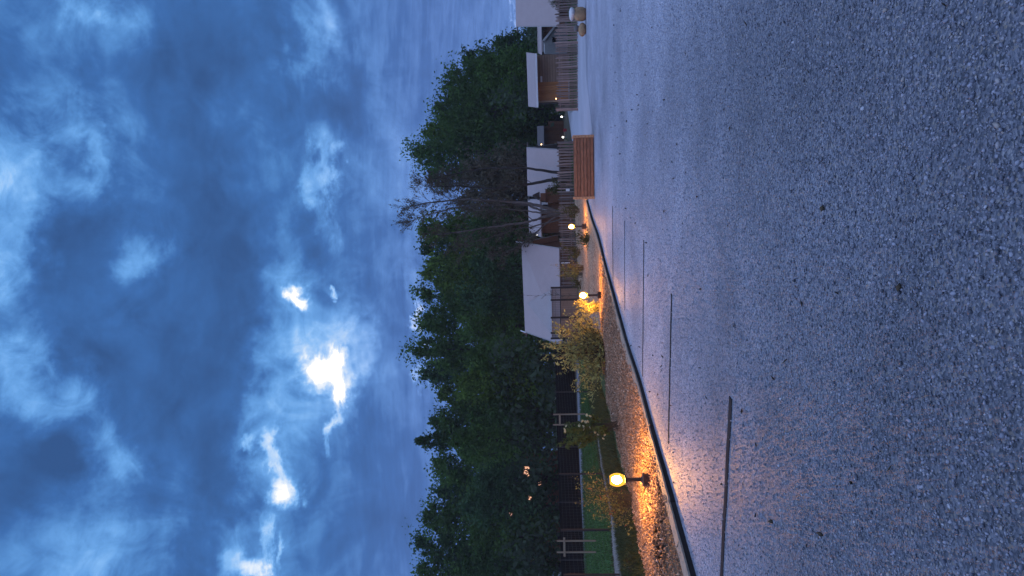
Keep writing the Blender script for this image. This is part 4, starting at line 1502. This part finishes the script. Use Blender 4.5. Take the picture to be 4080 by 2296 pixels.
T = [
    # py, halfwidth px, top px, depth, leaf, density, label
    (95, 70, 2092, 62, 'leaf_mid', .8, 'low rounded tree filling the gap behind the tall white tent roof'),
    (168, 46, 1962, 57, 'leaf_dark', .7, 'small dark tree with spiky tip at the low end of the wood'),
    (222, 62, 1838, 56, 'leaf_dark', .8, 'dark open crowned tree stepping up from the low end of the wood'),
    (318, 88, 1752, 55, 'leaf_mid', 1.0, 'round green tree directly behind the timber chalet with the nameplate'),
    (425, 92, 1718, 54, 'leaf_mid', 1.0, 'dense green tree above the dark gap where the drive leaves'),
    (512, 80, 1672, 57, 'leaf_yel', 1.0, 'green tree with loose upright tip above the distant chalet'),
    (600, 82, 1630, 55, 'leaf_mid', 1.0, 'tall leafy tree with feathered crown above the two dark trunks'),
    (690, 72, 1690, 56, 'leaf_brown', .8, 'brownish thin leaved tree tucked behind the bare trees'),
    (905, 78, 1662, 50, 'leaf_yel', .9, 'yellow green tree standing behind the bare multi stemmed tree'),
    (985, 78, 1668, 52, 'leaf_dark', 1.0, 'dark green tree above the ridge end of the long tent roof'),
    (1072, 80, 1668, 50, 'leaf_yel', 1.0, 'bright yellowish tree crown above the middle of the long tent roof'),
    (1165, 80, 1664, 52, 'leaf_mid', 1.0, 'bushy green tree above the terrace screen'),
    (1270, 86, 1668, 50, 'leaf_mid', .85, 'tree with lacy crown edge against the brightest strip of horizon'),
    (1388, 74, 1638, 51, 'leaf_mid', 1.0, 'taller tree topping the wood below the white hole in the clouds'),
    (1478, 70, 1664, 52, 'leaf_blue', .95, 'bluish green tree just beyond the end of the long tent lodge'),
    (1565, 66, 1735, 50, 'leaf_yel', .9, 'lower yellowish tree forming the dip in the tree line'),
    (1672, 70, 1700, 50, 'leaf_mid', 1.0, 'mid green tree above the slim pair of stakes'),
    (1752, 40, 1645, 49, 'leaf_dark', .8, 'narrow tree whose single spiky top pokes above the wood'),
    (1850, 88, 1720, 48, 'leaf_mid', 1.0, 'broad tree with small lights showing through its lower leaves'),
    (1950, 72, 1728, 50, 'leaf_blue', .95, 'blue green tree behind the mesh fence post lit by the lamp'),
    (2055, 82, 1670, 49, 'leaf_mid', 1.0, 'large green tree beside the dark double fence post'),
    (2160, 84, 1642, 50, 'leaf_dark', .85, 'tall dark tree above the thicker pair of stakes'),
    (2262, 78, 1646, 49, 'leaf_mid', .9, 'tall tree closing the far end of the wood past the lawn'),
    (2385, 84, 1660, 49, 'leaf_mid', .9, 'outermost tree of the wood past the lawn'),
]
for i, (py, hw, top, D, lm, dens, lab) in enumerate(T):
    tree(py, hw, top + 14, D, lm, lab, 100 + i, dens * 1.15)

# second, nearer row of smaller trees and large bushes along the foot of the wood
T2 = [
    (270, 70, 1900, 46, 'leaf_mid', 'bushy tree pressed against the back of the nameplate chalet'),
    (470, 85, 1880, 60, 'leaf_dark', 'dark bushy tree closing the end of the drive'),
    (565, 70, 1930, 58, 'leaf_yel', 'bright bushy tree over the roof of the distant chalet'),
    (670, 75, 1860, 44, 'leaf_brown', 'brown tinged bushy tree behind the tent lodge with two trunks'),
    (800, 85, 1830, 45, 'leaf_brown', 'brown thin bushy tree behind the chalet with the bare stems'),
    (930, 80, 1850, 44, 'leaf_dark', 'dark bushy tree beside the ridge poles of the long tent lodge'),
    (1050, 75, 1880, 44, 'leaf_blue', 'blue green bushy tree just over the long white ridge'),
    (1180, 80, 1850, 44, 'leaf_blue', 'shaded bushy tree over the left half of the long ridge'),
    (1300, 75, 1880, 44, 'leaf_mid', 'green bushy tree at the gable of the long tent lodge'),
    (1420, 78, 1860, 42, 'leaf_mid', 'green bushy tree behind the big variegated shrub'),
    (1525, 72, 1840, 42, 'leaf_yel', 'yellow green bushy tree between the variegated shrub and the slim stakes'),
    (1640, 75, 1880, 42, 'leaf_dark', 'dark bushy tree right behind the slim stakes'),
    (1760, 75, 1800, 42, 'leaf_mid', 'bushy tree above the yellow flowering rose'),
    (1905, 70, 1900, 43, 'leaf_blue', 'bushy tree behind the brightly lit fence post'),
    (2020, 75, 1850, 42, 'leaf_blue', 'bluish bushy tree behind the twiggy golden shrub'),
    (2130, 70, 1880, 42, 'leaf_mid', 'bushy tree behind the thicker stakes'),
    (2250, 78, 1850, 42, 'leaf_dark', 'dark bushy tree at the end of the netted windbreak'),
]
for i, (py, hw, top, D, lm, lab) in enumerate(T2):
    tree(py, hw, top, D, lm, lab, 300 + i, 1.0, 2225, leaf=.095, name='bushy_tree')

# undergrowth along the foot of the wood: one uncountable mass
pos, sh = [], []
for k in range(520):
    py = rng.uniform(-350, 2700)
    D = rng.uniform(45, 60) if py < 1380 else rng.uniform(39, 56)
    if 430 < py < 610:
        D = rng.uniform(56, 62)
    c = P(rng.uniform(1990 if py > 300 else 2125, 2230), py, D)
    n_ = 46
    pos.append(np.array(c)[None] + rng.normal(size=(n_, 3)) * np.array([.6, .5, .45]))
    sh.append(np.clip(rng.uniform(0, .7) + rng.uniform(0, .3, n_), 0, 1))
pos, sh = open_gaps(np.concatenate(pos), np.concatenate(sh))
ok = pos[:, 2] > .05
V, Q = leaf_quads(pos[ok], .17 * (.6 + rng.uniform(0, .8, ok.sum())), .65)
o = np_mesh('undergrowth', V, Q, MT['leaf_under'], sh[ok])
o['kind'] = 'stuff'


# ------------------------------------------------------------------ bare trees
def grow(mb, p, dirv, ln, r, depth, g, tips, droop=0.0, wig=.18):
    n_ = 4
    pts, rs = [p], [r]
    dd = dirv.normalized()
    for i in range(n_):
        dd = (dd + Vector((g.uniform(-wig, wig), g.uniform(-wig, wig), g.uniform(-wig, wig) * .6 - droop))).normalized()
        pts.append(pts[-1] + dd * (ln / n_))
        rs.append(r * (1 - .5 * (i + 1) / n_))
    mb.tube(pts, rs, 6 if r > .03 else 3, cap=False)
    if depth == 0:
        tips.append(pts[-1])
        return
    k = g.randint(2, 3)
    for _ in range(k):
        s = g.uniform(.35, 1.0)
        i = min(n_ - 1, int(s * n_))
        q = pts[i].lerp(pts[i + 1], s * n_ - i if s * n_ - i <= 1 else 1)
        nd = (dd + Vector((g.uniform(-.75, .75), g.uniform(-.6, .6), g.uniform(-.15, .45)))).normalized()
        grow(mb, q, nd, ln * g.uniform(.55, .8), max(.006, r * .48), depth - 1, g, tips, droop, wig)
    grow(mb, pts[-1], dd, ln * .7, rs[-1], depth - 1, g, tips, droop, wig)


def bare_tree(stems, D, label, seed, bark, tuft=True, depth=4, name='bare_tree'):
    """stems: list of (pixel polyline, base radius)"""
    g = random.Random(seed)
    b0 = P(*stems[0][0][0], D)
    b = Vector((b0.x, D, 0))
    rt = thing(name, label, 'tree', b, 'bare trees between the lodges')
    mb, tw, tips = MB(), MB(), []
    for si, (pl, r) in enumerate(stems):
        pts = [P(px, py, D + .25 * math.sin(si * 2.3) * k) for k, (px, py) in enumerate(pl)]
        pts = [Vector((pts[0].x * .3 + b.x * .7, D, 0))] + pts
        # smooth polyline
        fine = []
        for i in range(len(pts) - 1):
            for k in range(4):
                fine.append(pts[i].lerp(pts[i + 1], k / 4) + Vector((g.uniform(-.02, .02), g.uniform(-.03, .03), 0)))
        fine.append(pts[-1])
        m_ = len(fine)
        rs = [r * (1 - .82 * i / (m_ - 1)) for i in range(m_)]
        mb.tube(fine, rs, 8)
        for i in range(int(m_ * .45), m_):
            for _ in range(2):
                if g.random() < .85:
                    dd = (fine[min(i + 1, m_ - 1)] - fine[i - 1]).normalized()
                    nd = (dd + Vector((g.uniform(-.9, .9), g.uniform(-.8, .8), g.uniform(-.1, .5)))).normalized()
                    grow(tw, fine[i], nd, g.uniform(.25, .58) * (1.0 if depth > 2 else .35), max(.01, rs[i] * .4), depth - 1, g, tips)
    mb.build('trunk', MT[bark], rt)
    to = tw.build('twigs', MT['twig'], rt)
    to['kind'] = 'stuff'
    if tuft:
        tp = np.array([tuple(t) for t in tips])
        sel = rng.uniform(size=len(tp)) < .55
        pos = tp[sel] + rng.normal(size=(sel.sum(), 3)) * .05
        V, Q = leaf_quads(pos, .042 * (.5 + rng.uniform(0, 1, len(pos))), .7)
        np_mesh('seed_tufts', V, Q, MT['leaf_brown'], rng.uniform(0, 1, len(pos)), rt)['kind'] = 'stuff'
    return rt


bare_tree([([(2232, 846), (2165, 826), (2112, 812), (1990, 800), (1850, 796), (1720, 806), (1640, 822)], .11),
           ([(2225, 852), (2150, 838), (2105, 818), (1960, 816), (1800, 830), (1690, 860), (1640, 880)], .08),
           ([(2228, 850), (2160, 868), (2112, 884), (1960, 905), (1820, 925), (1740, 935)], .10),
           ([(2216, 862), (2180, 888), (2130, 932), (2072, 978), (1992, 1018)], .05),
           ([(2160, 850), (2110, 842), (2020, 832), (1900, 840), (1760, 780)], .05),
           ([(2112, 905), (2060, 912), (1940, 950), (1840, 975)], .04)], 35.6,
          'large bare tree with several pale grey stems in front of the brown chalet', 21, 'pale_bark')
bare_tree([([(2232, 691), (2168, 681), (2105, 672), (1960, 668), (1820, 690), (1720, 715)], .095)], 36.4,
          'bare tree with one straight dark trunk in front of the white tent roof', 22, 'bark', depth=4)
bare_tree([([(2228, 711), (2168, 723), (2106, 736), (1960, 752), (1830, 742), (1690, 742)], .11)], 36.3,
          'bare tree with a dark trunk leaning away from its straight neighbour', 23, 'bark', depth=4)
bare_tree([([(2298, 1178), (2205, 1177), (2092, 1176)], .012)], 31.5,
          'thin leafless sapling standing before the barred panels of the terrace screen', 24, 'bark', False, 2, 'sapling')


# ------------------------------------------------------------------ shrubs
def shrub(base, heads, D0, leafm, stemm, label, seed, n_leaf, lsize, aspect, sub=5, jit=.10, stem_r=.008, cat='shrub', name='garden_shrub', z0=.05, along=(.3, 1.0), up=.6, group='plants in the wood chip bed', rust=None, arch=.1):
    """stems run from the base to pixel heads; leaves grow along them"""
    g = np.random.default_rng(seed)
    b = Vector((base.x, base.y, z0))
    rt = thing(name, label, cat, b, group)
    mb = MB()
    P_, S_h = [], []
    for (px, py) in heads:
        e0 = P(px, py, D0 + g.normal(0, .22))
        for s in range(sub):
            e = e0 + Vector(g.normal(0, jit, 3)) * (0 if s == 0 else 1)
            bb = b + Vector((g.normal(0, .06), g.normal(0, .06), 0))
            mid = bb.lerp(e, .5) + Vector((g.normal(0, .05), g.normal(0, .05), arch * (e - bb).length))
            pts = [bb * (1 - t) ** 2 + mid * 2 * t * (1 - t) + e * t * t for t in np.linspace(0, 1, 7)]
            mb.tube(pts, [stem_r * (1 - .75 * i / 6) for i in range(7)], 4, False)
            t = g.uniform(along[0], along[1], n_leaf)
            Lr = (e - bb).length
            ctr = np.outer((1 - t) ** 2, bb) + np.outer(2 * t * (1 - t), mid) + np.outer(t * t, e)
            P_.append(ctr + g.normal(size=(n_leaf, 3)) * (.02 + .05 * (1 - t))[:, None])
            S_h.append(np.clip(g.uniform(0, 1) * .6 + g.uniform(0, .4, n_leaf), 0, 1))
    mb.build('stems', MT[stemm], rt)
    P_, S_h = np.concatenate(P_), np.concatenate(S_h)
    V, Q = leaf_quads(P_, lsize * (.5 + rng.uniform(0, .9, len(P_))), aspect, up)
    np_mesh('leaves', V, Q, MT[leafm], S_h, rt)['kind'] = 'stuff'
    if rust:
        pr = P_[g.choice(len(P_), rust)]
        V, Q = leaf_quads(pr + g.normal(size=pr.shape) * .04, np.full(len(pr), lsize * 2.6), .28, .6)
        np_mesh('rusty_leaves', V, Q, MT['leaf_rust'], g.uniform(0, 1, len(pr)), rt)['kind'] = 'stuff'
    return rt


gw = np.random.default_rng(5)
wb = G(2420, 1395, .05)
heads = [(2165, 1415), (2185, 1370), (2205, 1318), (2213, 1300), (2240, 1420), (2222, 1455), (2250, 1370), (2280, 1340), (2290, 1245), (2300, 1290), (2275, 1265), (2280, 1480),
         (2300, 1520), (2320, 1560), (2330, 1480), (2310, 1420), (2330, 1240), (2345, 1290), (2350, 1340), (2350, 1540), (2360, 1450), (2370, 1270), (2380, 1320), (2385, 1500), (2395, 1380),
         (2290, 1390), (2260, 1450), (2335, 1390), (2245, 1340), (2320, 1310), (2340, 1580), (2370, 1560), (2300, 1460), (2270, 1395)]
heads = heads + [(a + gw.normal(0, 16), b + gw.normal(0, 22)) for a, b in heads]
shrub(wb, heads, wb.y, 'leaf_willow', 'twig', 'big variegated shrub with pale leaves glowing in the lamplight', 41, 22, .044, .34, sub=3, jit=.11, name='variegated_shrub', along=(.35, 1.02), up=.9)
b2 = G(2396, 1222, .05)
heads = [(2290, 1202), (2300, 1225), (2284, 1214), (2322, 1206), (2330, 1235), (2345, 1216), (2350, 1228), (2365, 1232), (2310, 1240), (2335, 1255)]
shrub(b2, heads, b2.y, 'leaf_willow', 'twig', 'small leafy shrub touching the second garden lamp', 42, 24, .032, .42, sub=3, jit=.06)
b3 = G(2466, 1692, .05)
heads = [(2252, 1705), (2256, 1720), (2250, 1760), (2262, 1785), (2280, 1740), (2290, 1765), (2300, 1720), (2310, 1780), (2330, 1760), (2300, 1700), (2270, 1712), (2320, 1690), (2340, 1700), (2385, 1715), (2400, 1735), (2350, 1655)]
rose = shrub(b3, heads, b3.y, 'leaf_rose', 'twig', 'rose bush with round pale yellow blooms beside the sandy path', 43, 44, .034, .6, sub=3, jit=.06, cat='rose bush', name='rose_bush', along=(.6, 1.03), stem_r=.004)
fl = [(805, 520), (850, 528), (748, 607), (790, 607), (823, 603), (708, 663), (760, 668), (768, 708), (845, 690), (920, 750), (968, 738), (958, 775), (1050, 797), (1028, 830), (510, 706), (517, 738), (530, 672)]
src = None
for i, (a, b) in enumerate(fl):
    c = P(2100 + a / 3.372, 1500 + b / 3.372, b3.y - .12 + random.uniform(-.08, .08)) - rose.location
    if src is None:
        mb = MB()
        for ring, (r_, h_, n_) in enumerate(((.030, .010, 7), (.022, .022, 6), (.012, .030, 5))):
            for k in range(n_):
                an = 2 * math.pi * (k + ring * .5) / n_
                ca, sa = math.cos(an), math.sin(an)
                mb.add([(0, 0, -.005), (r_ * .8 * math.cos(an - .5), r_ * .8 * math.sin(an - .5), h_ * .6), (r_ * ca * 1.15, r_ * sa * 1.15, h_), (r_ * .8 * math.cos(an + .5), r_ * .8 * math.sin(an + .5), h_ * .6)], [(0, 1, 2, 3)])
        src = mb.build('flower', MT['petal'])
        src.parent = rose
        src.location = c
        src.rotation_euler = (.9, .2, 0)
    else:
        q_ = share(src, rose, c, random.uniform(0, 6))
        q_.rotation_euler = (random.uniform(.5, 1.2), random.uniform(-.4, .4), random.uniform(0, 6))
        s_ = random.uniform(1.0, 1.4)
        q_.scale = (s_, s_, s_)
b4 = G(2528, 1992, .03)
heads = [(2292, 1940), (2300, 1960), (2310, 1985), (2325, 1925), (2330, 2000), (2340, 2030), (2350, 1960), (2360, 2060), (2365, 1910), (2380, 1990), (2390, 2075), (2400, 2040), (2420, 2090), (2440, 2060), (2450, 2105), (2460, 2030), (2480, 2095), (2345, 1900), (2410, 1960), (2430, 2010), (2490, 2060), (2500, 2100)]
shrub(b4, heads, b4.y, 'leaf_gold', 'twig', 'twiggy golden shrub with rusty curled leaves next to the largest lamp', 44, 26, .020, .45, sub=3, jit=.10, rust=26, along=(.35, 1.0), stem_r=.005)
for (px, py, hs, lm, lab, sd, ls) in [
    (2352, 950, [(2292, 940), (2300, 960), (2310, 975), (2325, 950), (2335, 930), (2330, 975)], 'leaf_olive', 'low dark bush in chips beside the smallest lamp', 51, .03),
    (2325, 1068, [(2216, 1062), (2232, 1075), (2245, 1068), (2255, 1085), (2262, 1060), (2280, 1070), (2290, 1090)], 'leaf_gold', 'slender golden plant in front of the marker post', 52, .032),
    (2322, 1092, [(2226, 1098), (2240, 1104), (2262, 1095), (2280, 1110), (2290, 1085)], 'leaf_gold', 'second slender golden plant touching its taller neighbour before the lodge', 53, .03),
    (2318, 1000, [(2246, 985), (2252, 1005), (2262, 1020), (2272, 990), (2285, 1010), (2290, 1030)], 'leaf_olive', 'grey green bush against the close set paling fence', 54, .035),
    (2310, 840, [(2232, 820), (2240, 850), (2252, 830), (2260, 862), (2275, 840), (2285, 815)], 'leaf_olive', 'olive bush at the foot of the bare multi stemmed tree', 55, .035),
    (2318, 1130, [(2285, 1120), (2292, 1140), (2300, 1130), (2305, 1150)], 'leaf_olive', 'low olive bush at the first post of the terrace screen', 56, .03),
]:
    bb = G(px, py, .05)
    shrub(bb, hs, bb.y, lm, 'twig', lab, sd, 22, ls, .5, sub=4, jit=.10)
# bush at the porch
bb = Vector((P(2240, 745, 34.8).x, 34.8, 0))
shrub(bb, [(2180, 752), (2186, 740), (2192, 765), (2200, 730), (2205, 750), (2212, 765), (2218, 735), (2228, 755), (2190, 755)], 34.8, 'leaf_olive', 'twig', 'rounded yellowish bush behind the paling fence next to the porch', 57, 30, .045, .6, sub=5, jit=.16, z0=0.0, group=None)
bb = Vector((P(2240, 12, 34.9).x, 34.9, 0))
shrub(bb, [(2186, 5), (2192, 18), (2200, 28), (2205, 10), (2212, 35), (2196, -12), (2220, 20)], 34.9, 'leaf_olive', 'twig', 'feathery dark shrub against the tall white tent roof', 58, 18, .04, .3, sub=4, jit=.10, z0=0.0, group=None)
# low weeds on the grass verge
for (px, py, hs, lab, sd) in [(2530, 2240, [(2492, 2225), (2500, 2255), (2495, 2275), (2510, 2210), (2515, 2285)], 'low golden weed tuft on the verge between sandy path and chips', 61),
                              (2480, 2110, [(2462, 2090), (2470, 2118), (2466, 2135)], 'small dark weed tuft on the verge below the fence post', 62)]:
    bb = G(px, py, 0)
    shrub(bb, hs, bb.y, 'leaf_olive', 'twig', lab, sd, 20, .02, .45, sub=4, jit=.05, z0=0, cat='weeds', name='weed_tuft', group=None)

# ------------------------------------------------------------------ lit house glimpsed through the leaves
rt = thing('lit_house', 'house with lit windows glimpsed through gaps in the leaves', 'house', Vector((P(2150, 1950, 47).x, 47, 0)))
DH = 45.2
MB().wall((P(2150, 2250, DH + .1).x, DH + .25), (P(2150, 1800, DH + .1).x, DH + .25), 0, 3.4, .2).build('wall', MT['brown_wood'], rt)
for (px, py, w, h) in LIT:
    m_ = 'lit_window'
    c = P(px, py, DH)
    wi = MB().box((c.x, DH + .1, c.z), (w + .08, .06, h + .08)).build('window', MT['dark'], rt)
    MB().box((c.x, DH + .05, c.z), (w, .03, h)).build('pane', MT[m_], wi)
